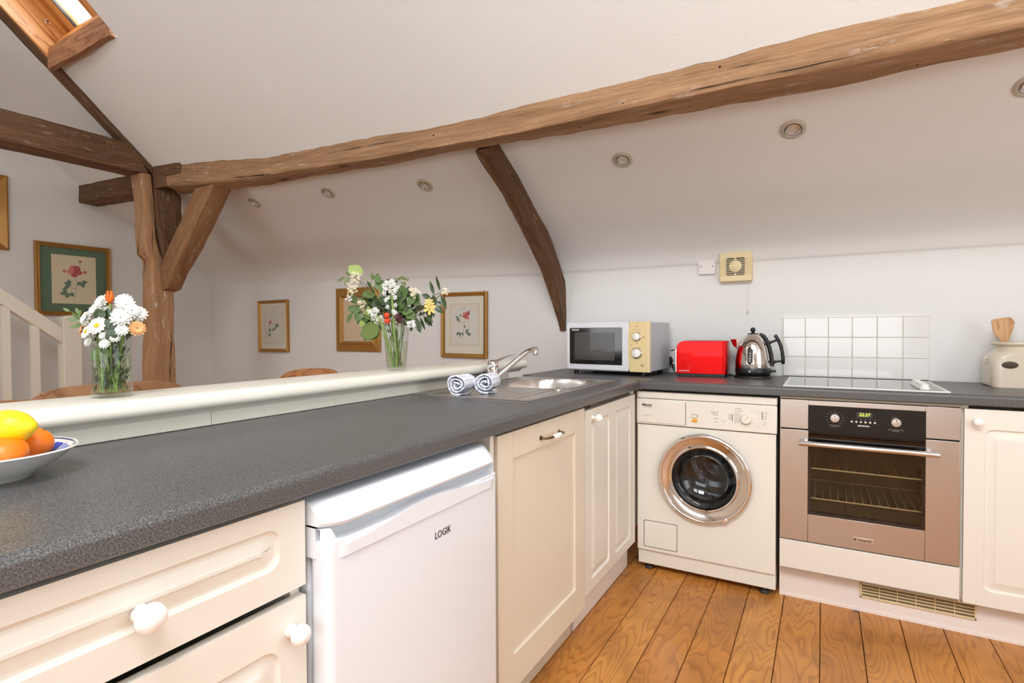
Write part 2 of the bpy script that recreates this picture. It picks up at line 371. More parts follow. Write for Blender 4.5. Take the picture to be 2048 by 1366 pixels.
M['floor'] = floor_mat()
def cloth_mat():
    m = NT('blue_check_cotton'); uv = m.coord('UV'); sp = m.n('ShaderNodeSeparateXYZ', i={0: uv})
    f = lambda o, k: m.mth('LESS_THAN', m.mth('FRACT', m.mth('MULTIPLY', o, k)), .09)
    w = m.mth('MAXIMUM', f(sp.outputs[0], 68), f(sp.outputs[1], 68)); n = m.noise(m.coord(), 300, 3)
    m.base(m.mix(m.mth('MULTIPLY', w, .85), L(240, 241, 246), L(96, 116, 186))); m.rough(.95); m.bump(n, .4, .001); return m.m
M['cloth'] = cloth_mat()
def display_mat():
    m = NT('green_display_digits'); m.base((.1, .1, 0, 1)); m.b.inputs['Emission Color'].default_value = (.75, .9, .1, 1); m.b.inputs['Emission Strength'].default_value = 1.2; return m.m
M['digits'] = display_mat()
M['oven_glass'] = glass('smoked_oven_glass', (.80, .74, .62, 1), .02, 1.5)
M['oven_in'] = plain('oven_enamel', L(112, 100, 74), .5, var=.3, nscale=300)
M['drum'] = plain('drum_steel', (.20, .21, .23, 1), .2, 1, var=.3, nscale=14)

# ================================================================ SETTING
def lerp_tab(tab, x):
    if x <= tab[0][0]: return tab[0][1]
    for (a, b), (c, d) in zip(tab, tab[1:]):
        if x <= c: return b+(d-b)*(x-a)/(c-a)
    return tab[-1][1]
ZT = [(-4.45, 2.335), (-3.62, 2.296), (-3.33, 2.30), (-2.95, 2.272), (-2.09, 2.175), (-1.79, 2.158), (-1.4, 2.142), (-.59, 2.113), (2.7, 2.113)]
ZFB = [(-4.45, 2.193), (-3.21, 2.149), (-2.24, 2.07), (-1.79, 2.053), (-1.06, 2.018), (-.59, 2.0), (2.7, 2.001)]
ZBB = [(-4.45, 2.186), (-3.9, 2.168), (-3.2, 2.124), (-2.46, 2.075), (-1.89, 2.062), (-.69, 2.025), (.14, 1.995), (.68, 1.988), (2.7, 1.999)]
XL, XR, YB, YF = -4.43, 2.62, .595, -4.35
YR = -2.15            # ridge
SL = .912             # slope of the upper roof
PR = [(-.34, 2.15), (-.177, 2.052), (.03, 1.933), (.222, 1.80), (.347, 1.728), (.46, 1.655), (.54, 1.588), (.578, 1.52), (.592, 1.45), (.595, 1.02)]
PL = [(-.34, 2.23), (-.177, 2.14), (.03, 2.01), (.222, 1.885), (.347, 1.825), (.46, 1.765), (.54, 1.70), (.578, 1.63), (.592, 1.53), (.595, 1.02)]
def low_prof(x):
    t = min(1, max(0, (-.9-x)/3.0))
    return [(a[0], a[1]*(1-t)+b[1]*t) for a, b in zip(PR, PL)]
def low_z(x, y):
    p = low_prof(x); return lerp_tab(p, y)
# floor: boards with fine gaps over a dark underlay
b = MB(); k = -32
x = -.068-.136*33
while x < XR:
    b.box(x+.0011, YF-.02, -.03, x+.136-.0011, YB+.02, 0); x += .136
b.box(XL-.1, YF-.1, -.06, XR+.1, YB+.1, -.03)
fl = b.build('floor', M['floor'], bevel=.0012, seg=1); struct(fl)
# lower ceiling with the coving, one surface running down into the back wall
b = MB(); NX = 60
def catm(p, n=5):
    out = []
    q = [p[0]]+p+[p[-1]]
    for i in range(1, len(q)-2):
        for j in range(n):
            t = j/n; r = []
            for d in (0, 1):
                a, bb, c, e = q[i-1][d], q[i][d], q[i+1][d], q[i+2][d]
                r.append(.5*((2*bb)+(-a+c)*t+(2*a-5*bb+4*c-e)*t*t+(-a+3*bb-3*c+e)*t**3))
            out.append(tuple(r))
    return out+[p[-1]]
rows = None; vs = []
for i in range(NX+1):
    x = XL-.06+(XR+.12-XL)*i/NX; pr = catm(low_prof(x)); rows = len(pr)
    for (y, z) in pr:
        vs.append((x, y, z+.006*noise.noise((x*1.7, y*2, 4))*max(0, min(1, (.5-y)/.3))))
fs = [(i*rows+j, (i+1)*rows+j, (i+1)*rows+j+1, i*rows+j+1) for i in range(NX) for j in range(rows-1)]
b.add(vs, fs)
lc = b.build('ceiling', M['wall'], smooth=True, recalc=False); struct(lc)
b = MB()
for i in range(NX):
    x0 = XL+(XR-XL)*i/NX; x1 = XL+(XR-XL)*(i+1)/NX
    b.add([(x0, YB, 0), (x1, YB, 0), (x1, YB, low_prof(x1)[-1][1]), (x0, YB, low_prof(x0)[-1][1])], [(0, 3, 2, 1)])
b.add([(XL, YB, 0), (XR, YB, 0), (XR, YB+.1, 0), (XL, YB+.1, 0)], [(0, 1, 2, 3)])
struct(b.build('wall_back', M['wall'], recalc=False))
# upper ceiling with the roof-window opening
SX0, SX1 = -3.29, -2.545; SY0, SY1 = -1.03, -1.95
def up_z(x, y): return lerp_tab(ZT, x)+SL*(-.47-y)
xs = sorted(set([XL-.06, XR+.06]+[XL+(XR-XL)*i/40 for i in range(41)]+[SX0, SX1])); ys = sorted(set([-.40]+[-.47-(1.68)*i/24 for i in range(25)]+[SY0, SY1]), reverse=True)
b = MB(); vs = []; fs = []
for y in ys:
    for x in xs: vs.append((x, y, up_z(x, y)+(.004*noise.noise((x*1.1, y*1.3, 0)) if -2.1 < y < -.5 else 0)))
n = len(xs)
for j in range(len(ys)-1):
    for i in range(n-1):
        if SX0-1e-6 <= xs[i] < SX1-1e-6 and SY1+1e-6 < ys[j] <= SY0+1e-6: continue
        fs.append((j*n+i, (j+1)*n+i, (j+1)*n+i+1, j*n+i+1))
b.add(vs, fs)
# plasterboard joint: a shallow ridge in the slope
b.tube([(-1.69, y, up_z(-1.69, y)+.0015) for y in (-.60, -.66, -.74, -.82, -.88)], [.0008, .0018, .002, .0018, .0008], 6)
struct(b.build('ceiling', M['wall'], smooth=True, recalc=False))
# opposite slope with two rooflight openings
b = MB()
def op_z(y): return up_z(.5, YR)-SL*(YR-y)
bx = [XL, -2.75, -1.85, .05, 1.15, 1.35, 2.25, XR]; by = [YR, -2.6, -3.4, YF]
for i in range(7):
    for j in range(3):
        if j == 1 and i in (1, 3, 5): continue
        b.add([(bx[i], by[j], up_z(bx[i], YR) if j == 0 else op_z(by[j])), (bx[i+1], by[j], up_z(bx[i+1], YR) if j == 0 else op_z(by[j])),
               (bx[i+1], by[j+1], op_z(by[j+1])), (bx[i], by[j+1], op_z(by[j+1]))], [(0, 1, 2, 3)])
struct(b.build('ceiling', M['wall'], recalc=False))
# gable walls and the wall behind
def gable(x, name, hole=None):
    b = MB(); pr = [(y+.03, z+.03) for y, z in catm(low_prof(x))]
    pts = [(YB+.03, 0)]+pr[::-1]+[(-.47, up_z(x, -.47)+.03), (YR, up_z(x, YR)+.05), (YF, op_z(YF)+.05), (YF, 0)]
    if hole:
        y0, y1, z0, z1 = hole
        cen = pts
        b.add([(x, p[0], p[1]) for p in [(YF, 0), (y0, 0), (y0, op_z(y0)), (YF, op_z(YF))]], [(0, 1, 2, 3)])
        b.add([(x, p[0], p[1]) for p in [(y1, 0), (YB, 0)]+pr[::-1]+[(-.47, up_z(x, -.47)), (y1, up_z(x, y1))]], [tuple(range(len(pr)+4))])
        b.add([(x, y0, 0), (x, y1, 0), (x, y1, z0), (x, y0, z0)], [(0, 1, 2, 3)])
        b.add([(x, y0, z1), (x, y1, z1), (x, y1, up_z(x, y1)), (x, YR, up_z(x, YR)), (x, y0, op_z(y0))], [(0, 1, 2, 3, 4)])
    else: b.add([(x, p[0], p[1]) for p in pts], [tuple(range(len(pts)))])
    struct(b.build(name, M['wall'], recalc=False))
gable(XL, 'wall_left'); gable(XR, 'wall_right', (-2.3, -.9, .85, 2.15))
b = MB()
zt = op_z(YF)
for x0, x1, z0, z1 in [(XL, -3.3, 0, zt), (-3.3, -1.9, 0, .8), (-3.3, -1.9, zt-.03, zt), (-1.9, -.6, 0, zt), (-.6, 1.6, 0, .8), (-.6, 1.6, zt-.03, zt), (1.6, XR, 0, zt)]:
    b.add([(x0, YF, z0), (x1, YF, z0), (x1, YF, z1), (x0, YF, z1)], [(0, 1, 2, 3)])
struct(b.build('wall_front', M['wall'], recalc=False))

# ---- roof window: pine linings, sash, pane
nv = Vector((0, SL, 1)).normalized(); tv = Vector((0, 1, -SL)).normalized()      # outward normal, down-slope
base0 = Vector((0, -1.03, up_z(-3.29, -1.03)-.012))
def RP(x, s, d): return base0 + tv*s + nv*d + Vector((x, 0, 0))    # s<0 up the slope
def slab(b, x0, x1, s0, s1, d0, d1, dx=0):
    P = [RP(x0, s0, d0), RP(x1, s0, d0), RP(x1, s1, d0), RP(x0, s1, d0), RP(x0+dx, s0, d1), RP(x1+dx, s0, d1), RP(x1+dx, s1, d1), RP(x0+dx, s1, d1)]
    b.add(P, [(0, 3, 2, 1), (4, 5, 6, 7), (0, 1, 5, 4), (1, 2, 6, 5), (2, 3, 7, 6), (3, 0, 4, 7)])
UPS = -1.30
b = MB(); slab(b, -3.30, -2.62, UPS, .0, .20, .24)
win = b.build('window_1', M['pine_sash']); struct(win)
# keep only a frame: rebuild as ring
win.data.clear_geometry(); b = MB()
slab(b, -3.26, -3.19, UPS, -.02, .13, .20); slab(b, -2.86, -2.80, UPS, -.02, .13, .20); slab(b, -3.26, -2.80, -.03, -.0, .13, .20); slab(b, -3.26, -2.80, UPS, UPS+.07, .13, .20)
me = bpy.data.meshes.new('window_1'); me.from_pydata(b.v, [], b.f); me.materials.append(M['pine_sash']); win.data = me
b = MB(); slab(b, -3.19, -3.115, UPS+.07, -.02, .145, .19); slab(b, -2.90, -2.86, UPS+.07, -.02, .145, .19); slab(b, -3.115, -2.90, -.085, -.02, .145, .19); slab(b, -3.115, -2.90, UPS+.07, UPS+.13, .145, .19)
b.build('window_sash', M['pine_sash'], win, bevel=.004)
b = MB(); slab(b, -3.115, -3.107, UPS+.13, -.085, .15, .165); b.build('window_gasket', M['black'], win)
b = MB(); slab(b, -3.115, -2.90, UPS+.13, -.085, .165, .171); b.build('window_pane', M['pane'], win)
b = MB(); slab(b, -3.312, -3.29, UPS, .015, -.012, .085); b.build('window_lining', M['pine'], win, bevel=.003)
b = MB(); slab(b, -3.305, -3.283, UPS, .005, .088, .20); b.build('window_lining', M['pine'], win, bevel=.003)
b = MB(); slab(b, -2.565, -2.540, UPS, .0, -.015, .03, dx=0); slab(b, -2.585, -2.565, UPS, .0, .0, .16, dx=-.25); b.build('window_lining', M['pine_sash'], win, bevel=.003)
b = MB(); z0 = base0.z
b.grid(lambda u, v: (-3.30+.745*u, -1.045, z0-.062+(1-v)*(.0022*math.sin(u*9)+.0012*math.sin(u*31))+v*.125), 30, 2)
o = b.build('window_sill', M['sill_pine'], win, solid=.03)
b = MB(); b.box(-3.29, -1.03, z0+.062, -2.60, -.93, z0+.085); b.box(-3.29, -1.02, z0+.082, -2.70, -.90, z0+.13); b.build('window_sill', M['pine_sash'], win, bevel=.004)
b = MB(); b.lathe([(0, 0), (.012, 0), (.014, .003), (.009, .006), (.008, .004), (0, .004)], 18, aim(RP(-3.283, -.17, .135), (1, 0, 0))); b.build('window_catch', M['satin'], win, smooth=True)

# ---------------------------------------------------------------- timbers
def timber(stations, name, m, parent=None, r=.02, step=.03, amp=.004, seg=5, big=.006, seed=0, uoff=0.0):
    """stations: list of 4-corner loops (Vectors); rounded, resampled, roughened, with a length/girth UV"""
    sts = [[Vector(p) for p in s] for s in stations]; cen = [sum(s, Vector())/4 for s in sts]
    dense = []; ulen = 0.0
    for i in range(len(sts)-1):
        Ld = (cen[i+1]-cen[i]).length; k = max(1, int(Ld/step))
        for j in range(k+(1 if i == len(sts)-2 else 0)):
            t = j/k; dense.append(([a.lerp(b, t) for a, b in zip(sts[i], sts[i+1])], ulen+Ld*t))
        ulen += Ld
    vs = []; uvs = []; ring = None
    for loop, u in dense:
        c = sum(loop, Vector())/4; pts = []
        for q in range(4):
            p, a, d = loop[q], loop[q-1], loop[(q+1) % 4]; ea = (a-p); ed = (d-p); ra = min(r, ea.length*.45); rd = min(r, ed.length*.45)
            pa = p+ea.normalized()*ra; pd = p+ed.normalized()*rd
            for s in range(3):
                t = s/2; pts.append(pa*(1-t)**2+p*2*t*(1-t)+pd*t*t)
            for s in range(1, seg+1):
                t = s/(seg+1); pts.append(pd.lerp(d+(p-d).normalized()*min(r, (p-d).length*.45), t))
        ring = len(pts); girth = 0; prev = None
        for p in pts:
            if prev is not None: girth += (p-prev).length
            prev = p.copy(); o = (p-c).normalized()
            d = amp*noise.noise(Vector((p.x*14+seed, p.y*14, p.z*14)))+big*noise.noise(Vector((p.x*2.2+seed, p.y*2.2, p.z*2.2)))
            vs.append(p+o*d); uvs.append((u+uoff, girth))
        uvs_end = girth
    b = MB(); N = len(dense); fs = []
    for i in range(N-1):
        for k in range(ring): fs.append((i*ring+k, i*ring+(k+1) % ring, (i+1)*ring+(k+1) % ring, (i+1)*ring+k))
    fs += [tuple(range(ring))[::-1], tuple((N-1)*ring+k for k in range(ring))]
    b.add(vs, fs); me = bpy.data.meshes.new(name); me.from_pydata(b.v, [], b.f); me.update()
    uvl = me.uv_layers.new(name='UVMap')
    for p in me.polygons:
        seam = len(p.loop_indices) == 4 and max(uvs[me.loops[l].vertex_index][1] for l in p.loop_indices)-min(uvs[me.loops[l].vertex_index][1] for l in p.loop_indices) > .12
        for l in p.loop_indices:
            vi = me.loops[l].vertex_index; uu, vv = uvs[vi]
            if seam and vi % ring == 0: vv = uvs_end+.02
            if len(p.loop_indices) > 4: c = vs[vi]; uu, vv = c.x*.3+c.y+seed, c.z
            uvl.data[l].uv = (uu, vv)
    bm = bmesh.new(); bm.from_mesh(me); bmesh.ops.recalc_face_normals(bm, faces=bm.faces); bm.to_mesh(me); bm.free()
    me.polygons.foreach_set('use_smooth', [True]*len(me.polygons)); me.materials.append(m)
    try: me.set_sharp_from_angle(angle=math.radians(50))
    except Exception: pass
    o = bpy.data.objects.new(name, me); COL.objects.link(o)
    if parent: o.parent = parent
    return o
def purlin_station(x, ex=0):
    zt, zf, zb = lerp_tab(ZT, x), lerp_tab(ZFB, x), lerp_tab(ZBB, x)
    return [(x, -.47, zt), (x, -.47, zf), (x, -.32, zb), (x, -.33, zt+.10)]
pl = timber([purlin_station(x) for x in (XL, -4.0, -3.62, -3.30)], 'roof_beam', M['beam_dark'], r=.012, seed=3, big=.003)
tag(pl, 'short dark roof beam running from the post to the far gable wall', 'beam')
st = [purlin_station(x) for x in (-3.20, -2.95, -2.6, -2.24, -2.0, -1.79, -1.4, -1.06, -.59, .14, .68, 1.4, 2.0, XR-.005)]
st[0][0] = (-3.2, -.455, 2.262); st[0][1] = (-3.14, -.47, 2.150)
pm = timber(st, 'roof_beam', M['beam'], r=.018, seed=11, amp=.006, big=.010)
tag(pm, 'long rough-hewn oak roof beam crossing the whole ceiling above the kitchen', 'beam')
sc = timber([[(x, -.478, z+.05), (x, -.478, z-.03), (x, -.35, z-.03), (x, -.35, z+.07)] for x, z in ((-3.30, 2.262), (-3.10, 2.25), (-2.965, 2.238))], 'scarf_block', M['beam_dark'], pm, r=.008, seed=5, amp=.003, big=.002)
bk = timber([[(-3.32, -.475, z), (-3.16, -.475, z), (-3.16, -.35, z), (-3.32, -.35, z)] for z in (2.235, 2.19, 2.15)], 'scarf_block', M['beam_dark'], pm, r=.012, seed=6, amp=.003, big=.002)
# tie beam and principal rafter of the truss
XT = -3.30
def tie_st(y, y2=None): 
    y2 = y if y2 is None else y2
    return [(XT, y2, 2.430), (XT, y, 2.245), (XT-.20, y, 2.245), (XT-.20, y2, 2.430)]
tb = timber([tie_st(-.50, -.62), tie_st(-.8), tie_st(-1.3), tie_st(-2.2), tie_st(-3.2)], 'tie_beam', M['beam_dark'], r=.014, seed=21, amp=.003, big=.006)
tag(tb, 'dark tie beam with a long crack running from the post top towards the left', 'beam')
def raf(y):
    z = 2.305+SL*(-.487-y)
    return [(XT-.005, y, z+.015), (XT-.005, y+.001, z-.038), (XT-.085, y+.001, z-.038), (XT-.085, y, z+.015)]
rf = timber([raf(y) for y in (-.48, -.8, -1.2, -1.6, -2.1)], 'rafter', M['beam_dark'], r=.008, seed=31, amp=.002, big=.002)
tag(rf, 'slim dark rafter sunk in the white ceiling below the roof window', 'beam')
# post with jowl
def pst(z, y0, y1, x0=-3.46, x1=-3.30):
    if x0 == -3.46: y0 += .072
    return [(x1, y0, z), (x1, y1, z), (x0, y1, z), (x0, y0, z)]
po = thing('oak_post', 'pale honey oak post with flaking white paint rising behind the white ledge', 'post', (-3.4, -.45, 0))
def into(o, p): 
    o.parent = p; o.matrix_parent_inverse = Matrix.Translation(-Vector(p.location)); return o
into(timber([pst(0, -.565, -.335), pst(.88, -.570, -.345), pst(1.1, -.555, -.35), pst(1.38, -.562, -.342), pst(1.47, -.565, -.345), pst(1.55, -.562, -.40), pst(1.60, -.562, -.415), pst(1.66, -.562, -.41),
  pst(1.665, -.565, -.41), pst(1.70, -.595, -.43), pst(1.78, -.605, -.455), pst(1.9, -.603, -.465), pst(2.08, -.607, -.472), pst(2.16, -.618, -.477), pst(2.245, -.622, -.482)], 'post', M['post'], r=.022, seed=41, amp=.006, big=.010), po)
into(timber([pst(1.59, -.41, -.345, -3.48, -3.285), pst(1.64, -.415, -.335, -3.48, -3.285), pst(1.80, -.44, -.30, -3.48, -3.28), pst(1.95, -.462, -.29, -3.48, -3.28), pst(2.15, -.47, -.30, -3.48, -3.28)], 'jowl_block', M['beam_dark'], r=.016, seed=44, amp=.006, big=.008), po)
# brace from post up to the beam
def br(x, z, wx, y0=-.45, y1=-.32):
    return [(x, y0, z), (x+wx, y0, z), (x+wx, y1, z), (x, y1, z)]
bc = timber([[(-3.33, -.43, 1.44), (-3.235, -.43, 1.46), (-3.235, -.33, 1.46), (-3.33, -.33, 1.44)], [(-3.34, -.44, 1.56), (-3.16, -.44, 1.56), (-3.16, -.33, 1.56), (-3.34, -.33, 1.56)],
             br(-3.20, 1.72, .215), br(-3.02, 1.92, .225), br(-2.86, 2.10, .23)], 'brace', M['brace'], r=.016, seed=51, amp=.004, big=.006)
tag(bc, 'diagonal orange oak brace between the post and the long roof beam', 'beam')
# curved blade down the slope and the wall by the microwave
seam = [(-.30, 2.03), (-.269, 2.006), (-.042, 1.872), (.102, 1.751), (.262, 1.639), (.389, 1.509), (.479, 1.378), (.551, 1.230), (.573, 1.145)]
con = [(-.19, 2.10), (-.177, 2.062), (.05, 1.945), (.222, 1.80), (.36, 1.68), (.475, 1.55), (.56, 1.44), (.612, 1.27), (.612, 1.145)]
xl = [-.74, -.74, -.735, -.73, -.735, -.725, -.72, -.70, -.69]
stn = [[(-.645, s[0], s[1]), (-.645, c[0]+.02, c[1]+.02), (xx, c[0]+.02, c[1]+.02), (xx, s[0]+.01, s[1])] for s, c, xx in zip(seam, con, xl)]
cb = timber(stn, 'curved_brace', M['beam_dark'], r=.010, seed=61, amp=.004, big=.003)
tag(cb, 'curved dark oak blade running down the sloping ceiling to the wall beside the microwave', 'beam')

# ---------------------------------------------------------------- downlights
def downlight(x, y, label, rr=.048):
    z = low_z(x, y); g = (low_z(x, y+.05)-low_z(x, y-.05))/.1
    nrm = Vector((0, g, -1)).normalized()
    t = thing('downlight', label, 'ceiling light', (x, y, z), group='recessed spotlights in the sloping ceiling')
    t.rotation_euler = nrm.to_track_quat('Z', 'Y').to_euler()
    MB().lathe([(rr, -.004), (rr, .003), (rr*.93, .006), (rr*.72, .007), (rr*.66, .003), (rr*.62, -.004)], 32, cap=False).build('trim_ring', M['spot_rim'], t, smooth=True)
    MB().lathe([(rr*.62, -.002), (rr*.60, .006), (rr*.52, .008), (rr*.48, .003), (rr*.46, -.004)], 32, cap=False).build('tilt_ring', M['satin'], t, smooth=True)
    MB().lathe([(rr*.46, -.003), (rr*.3, -.001), (0, 0)], 24).build('lamp_lens', M['spot_bulb'], t, smooth=True)
    MB().lathe([(rr*.62, -.003), (rr*.45, -.0035)], 24, cap=False).build('gap', M['black'], t)
downlight(-2.723, -.101, 'recessed spotlight in the low ceiling just right of the post brace')
downlight(-1.992, -.095, 'recessed spotlight, second from the post under the long beam')
downlight(-1.241, -.051, 'recessed spotlight nearest to the left of the curved blade')
downlight(-.079, -.013, 'recessed spotlight nearest to the right of the curved blade')
downlight(.641, -.023, 'recessed spotlight in the ceiling above the oven')
downlight(1.358, -.039, 'recessed spotlight cut by the right edge of the picture')

# ================================================================ KITCHEN
def rloop(x0, z0, x1, z1, r, n=4):
    r = max(r, .0004); out = []
    for cx, cz, a0 in ((x1-r, z1-r, 0), (x0+r, z1-r, 90), (x0+r, z0+r, 180), (x1-r, z0+r, 270)):
        for i in range(n+1):
            a = math.radians(a0+90*i/n); out.append((cx+r*math.cos(a), cz+r*math.sin(a)))
    return out
RAISED = [(0, 0, 1), (.003, .005, 1), (.007, .0065, .9), (.012, .006, .8), (.030, .0025, .3), (.0305, .0012, .2), (.036, .0004, .15)]
SHAKER = [(0, 0, 0), (.0008, .006, 0), (.003, .007, 0)]
def panel_front(b, regions, prof=RAISED, r=.014, depth=.018, edge=.003):
    """front faces (y=0 plane, viewer at -y) with sunk/raised profiled fields; regions: (outer rect, panel rect)"""
    for (rx0, rz0, rx1, rz1), P in regions:
        n = 4; vs = []; loops = []
        ol = rloop(rx0, rz0, rx1, rz1, .0004, n); loops.append([(x, 0, z) for x, z in ol])
        if P:
            for ins, dy, kr in prof:
                loops.append([(x, dy, z) for x, z in rloop(P[0]+ins, P[1]+ins, P[2]-ins, P[3]-ins, max(.0005, r*kr), n)])
        N = len(loops[0]); fs = []
        for l in loops: vs += l
        for i in range(len(loops)-1):
            for k in range(N): fs.append((i*N+k, i*N+(k+1) % N, (i+1)*N+(k+1) % N, (i+1)*N+k))
        fs.append(tuple((len(loops)-1)*N+k for k in range(N)))
        b.add(vs, fs)
    x0 = min(r_[0][0] for r_ in regions); x1 = max(r_[0][2] for r_ in regions); z0 = min(r_[0][1] for r_ in regions); z1 = max(r_[0][3] for r_ in regions)
    b.add([(x0,0,z0),(x1,0,z0),(x1,depth,z0),(x0,depth,z0),(x0,0,z1),(x1,0,z1),(x1,depth,z1),(x0,depth,z1)], [(0,3,2,1),(4,5,6,7),(1,2,6,5),(3,0,4,7),(2,3,7,6)])
def knob(parent, x, z, r=.017, m='ceramic', name='knob'):
    prof = [(0, .0), (r*.62, 0), (r*.6, .004), (r*.36, .008), (r*.34, .012), (r*.7, .016), (r*.98, .022), (r, .027), (r*.9, .033), (r*.6, .038), (r*.2, .0405), (0, .041)]
    return MB().lathe(prof, 28, T(x, 0, z) @ FRONT, cap=False).build(name, M[m], parent, smooth=True)

PEN = PI/2        # units whose front looks along +x
# --- worktop (one continuous top with a round nose, cut out for the sink)
b = MB()
def nose(n=8):   # profile in (outward, z)
    r = .013; pts = [(-.05, .870), (-.004, .870), (0, .874)]
    for i in range(n+1):
        a = math.radians(90*i/n); pts.append((-r+r*math.cos(a), .910-r+r*math.sin(a)))
    return pts+[(-.05, .910)]
HX0, HX1, HY0, HY1 = -.495, -.125, -.575, -.105      # sink cut-out
b.prism([(x, z) for x, z in nose()], -2.75, -.0, 'y')
b.box(HX1, HY0, .87, -.05, HY1, .91); b.box(-.60, HY0, .87, HX0, HY1, .91); b.box(-.60, -2.75, .87, -.05, HY0, .91); b.box(-.60, HY1, .87, -.05, 0, .91)
b.prism([(-y, z) for y, z in nose()], -.0, 1.80, 'x'); b.box(-.60, .0, .87, 0, .05, .91); b.box(-.66, .05, .87, 1.80, .590, .91)
wt = b.build('worktop', M['worktop'], smooth=False)
tag(wt, 'dark grey speckled L-shaped worktop with rounded front edge', 'worktop')
MB().box(-.60, -.0006, .905, -.006, .0006, .91015).build('joint_strip', M['dark_grey'], wt)
# --- drawer cabinet at the left front
cb1 = thing('drawer_cabinet', 'cream base cabinet with a long drawer over a door, nearest to the viewer', 'cabinet', (-.02, -2.393, 0), PEN)
MB().box(0, .02, .15, .018, .56, .868).box(.482, .02, .15, .500, .56, .868).box(.018, .02, .15, .482, .56, .168).box(.018, .54, .15, .482, .56, .868).box(.018, .12, .69, .482, .14, .715).build('carcass', M['cream'], cb1, bevel=.001)
b = MB(); panel_front(b, [((.002, .712, .498, .858), (.052, .764-.005, .448, .832-.005))], r=.022)
dr = b.build('drawer', M['cream'], cb1, bevel=0)
knob(dr, .238, .780, .0195)
b = MB(); panel_front(b, [((.002, .150, .498, .694), (.052, .205, .446, .630))], r=.03)
dd = b.build('door', M['cream'], cb1); knob(dd, .466, .646, .0175)
MB().box(0, .06, 0, .5, .075, .149).build('plinth', M['plinth'], cb1)
# --- fridge
fr = thing('fridge', 'white under-counter fridge with a moulded grip along the top of its door', 'fridge', (.026, -1.885, 0), PEN)
FW = .551
MB().box(.004, .055, .02, FW-.004, .56, .842).build('cabinet_body', M['fridge'], fr, bevel=.006)
MB().prism(rloop(0, 0, FW, .052, .016, 5), .045, .785, 'z').build('door', M['fridge'], fr, bevel=.002)
# grip moulding: a band under, a hooded lid over, a grey recess between
b = MB()
def band(u):   # u along width: bottom edge of the grip opening (rises to the middle)
    return .772+.022*math.exp(-((u-.5)/.28)**2)
pts = []; N = 40
for i in range(N+1):
    u = i/N; x = -.002+(FW+.004)*u; e = min(1, min(u, 1-u)/.07); y = -.004+.022*(1-math.sin(e*PI/2))
    top = .808 if (u < .05 or u > .95) else band(u)
    pts.append((x, y, top))
vs = []
for x, y, tz in pts: vs += [(x, y, .755), (x, y, tz), (x, y+.012 if y < .03 else y, tz), (x, .055, tz)]
fs = [(4*i+k, 4*(i+1)+k, 4*(i+1)+k+1, 4*i+k+1) for i in range(N) for k in range(3)]; b.add(vs, fs)
b.box(-.002, .03, .755, .02, .055, .808); b.box(FW-.018, .03, .755, FW+.002, .055, .808)
b.build('grip_moulding', M['fridge'], fr, smooth=True)
MB().box(.01, .026, .76, FW-.01, .054, .825).build('grip_recess', M['fridge_grey'], fr)
b = MB(); vs = []; N = 40
for i in range(N+1):
    u = i/N; x = -.003+(FW+.006)*u; e = min(1, min(u, 1-u)/.08); y = -.006+.024*(1-math.sin(e*PI/2))
    vs += [(x, .055, .812), (x, y+.004, .812), (x, y, .818), (x, y+.004, .826), (x, y+.026, .848), (x, y+.04, .852), (x, .30, .852), (x, .30, .812)]
fs = [(8*i+k, 8*(i+1)+k, 8*(i+1)+(k+1) % 8, 8*i+(k+1) % 8) for i in range(N) for k in range(8)]+[tuple(range(8)), tuple(8*N+k for k in range(8))]
b.add(vs, fs); b.build('lid', M['fridge'], fr, smooth=True)
text('LOGIK', .022, M['dark_grey'], fr, (.318, -.0008, .703), sx=.9)
# gap-side panel and carcass behind the fridge
# --- integrated dishwasher door cabinet
dw = thing('dishwasher_cabinet', 'beige cabinet door with a bowed brass and porcelain handle beside the fridge', 'cabinet', (-.02, -1.29, 0), PEN)
MB().box(0, .004, .0, .018, .57, .868).build('carcass', M['cream'], dw, bevel=.001); MB().box(.018, .1, .02, .63, .57, .868).build('tub', M['plinth_beige'], dw)
b = MB(); x0 = .032
panel_front(b, [((x0, .105, .655, .858), (x0+.084, .207, .655-.088, .780))], prof=SHAKER, r=.001)
dwd = b.build('door', M['cream_dw'], dw)
# stile and rail joint lines
b = MB()
for x in (x0+.084, .567):
    for za, zb in ((.106, .206), (.781, .857)): MB().box(x-.0005, -.0004, za, x+.0005, .0004, zb).build('joint_line', M['plinth_beige'], dwd)
hd = MB()
hd.tube([(.29+.002, 0, .809), (.29, -.012, .809), (.296, -.020, .8085), (.312, -.0245, .808), (.335, -.026, .8075)], [.0045, .0035, .0035, .0035, .004], 10)
hd.tube([(.428, 0, .806), (.43, -.012, .806), (.424, -.020, .8065), (.41, -.0245, .807), (.39, -.026, .8075)], [.0045, .0035, .0035, .0035, .004], 10)
hd.lathe([(.008, -.001), (.008, .002), (0, .002)], 14, T(.292, 0, .809) @ FRONT); hd.lathe([(.008, -.001), (.008, .002), (0, .002)], 14, T(.428, 0, .806) @ FRONT)
hd.tube([(.33, -.026, .8075), (.395, -.026, .8075)], .003, 8); hd.tube([(.292, .001, .809), (.428, .001, .806)], .001, 6)
h = hd.build('handle', M['brass'], dwd, smooth=True)
MB().tube([(.333, -.026, .8075), (.336, -.026, .8075), (.345, -.0265, .8075), (.362, -.027, .8075), (.379, -.0265, .8075), (.389, -.026, .8075), (.392, -.026, .8075)], [.004, .0065, .0082, .009, .0082, .0065, .004], 16).build('porcelain_grip', M['ceramic'], h, smooth=True)
h['label'] = 'brass bow handle'
MB().box(.03, .052, 0, .640, .064, .128).build('plinth', M['plinth_beige'], dw)
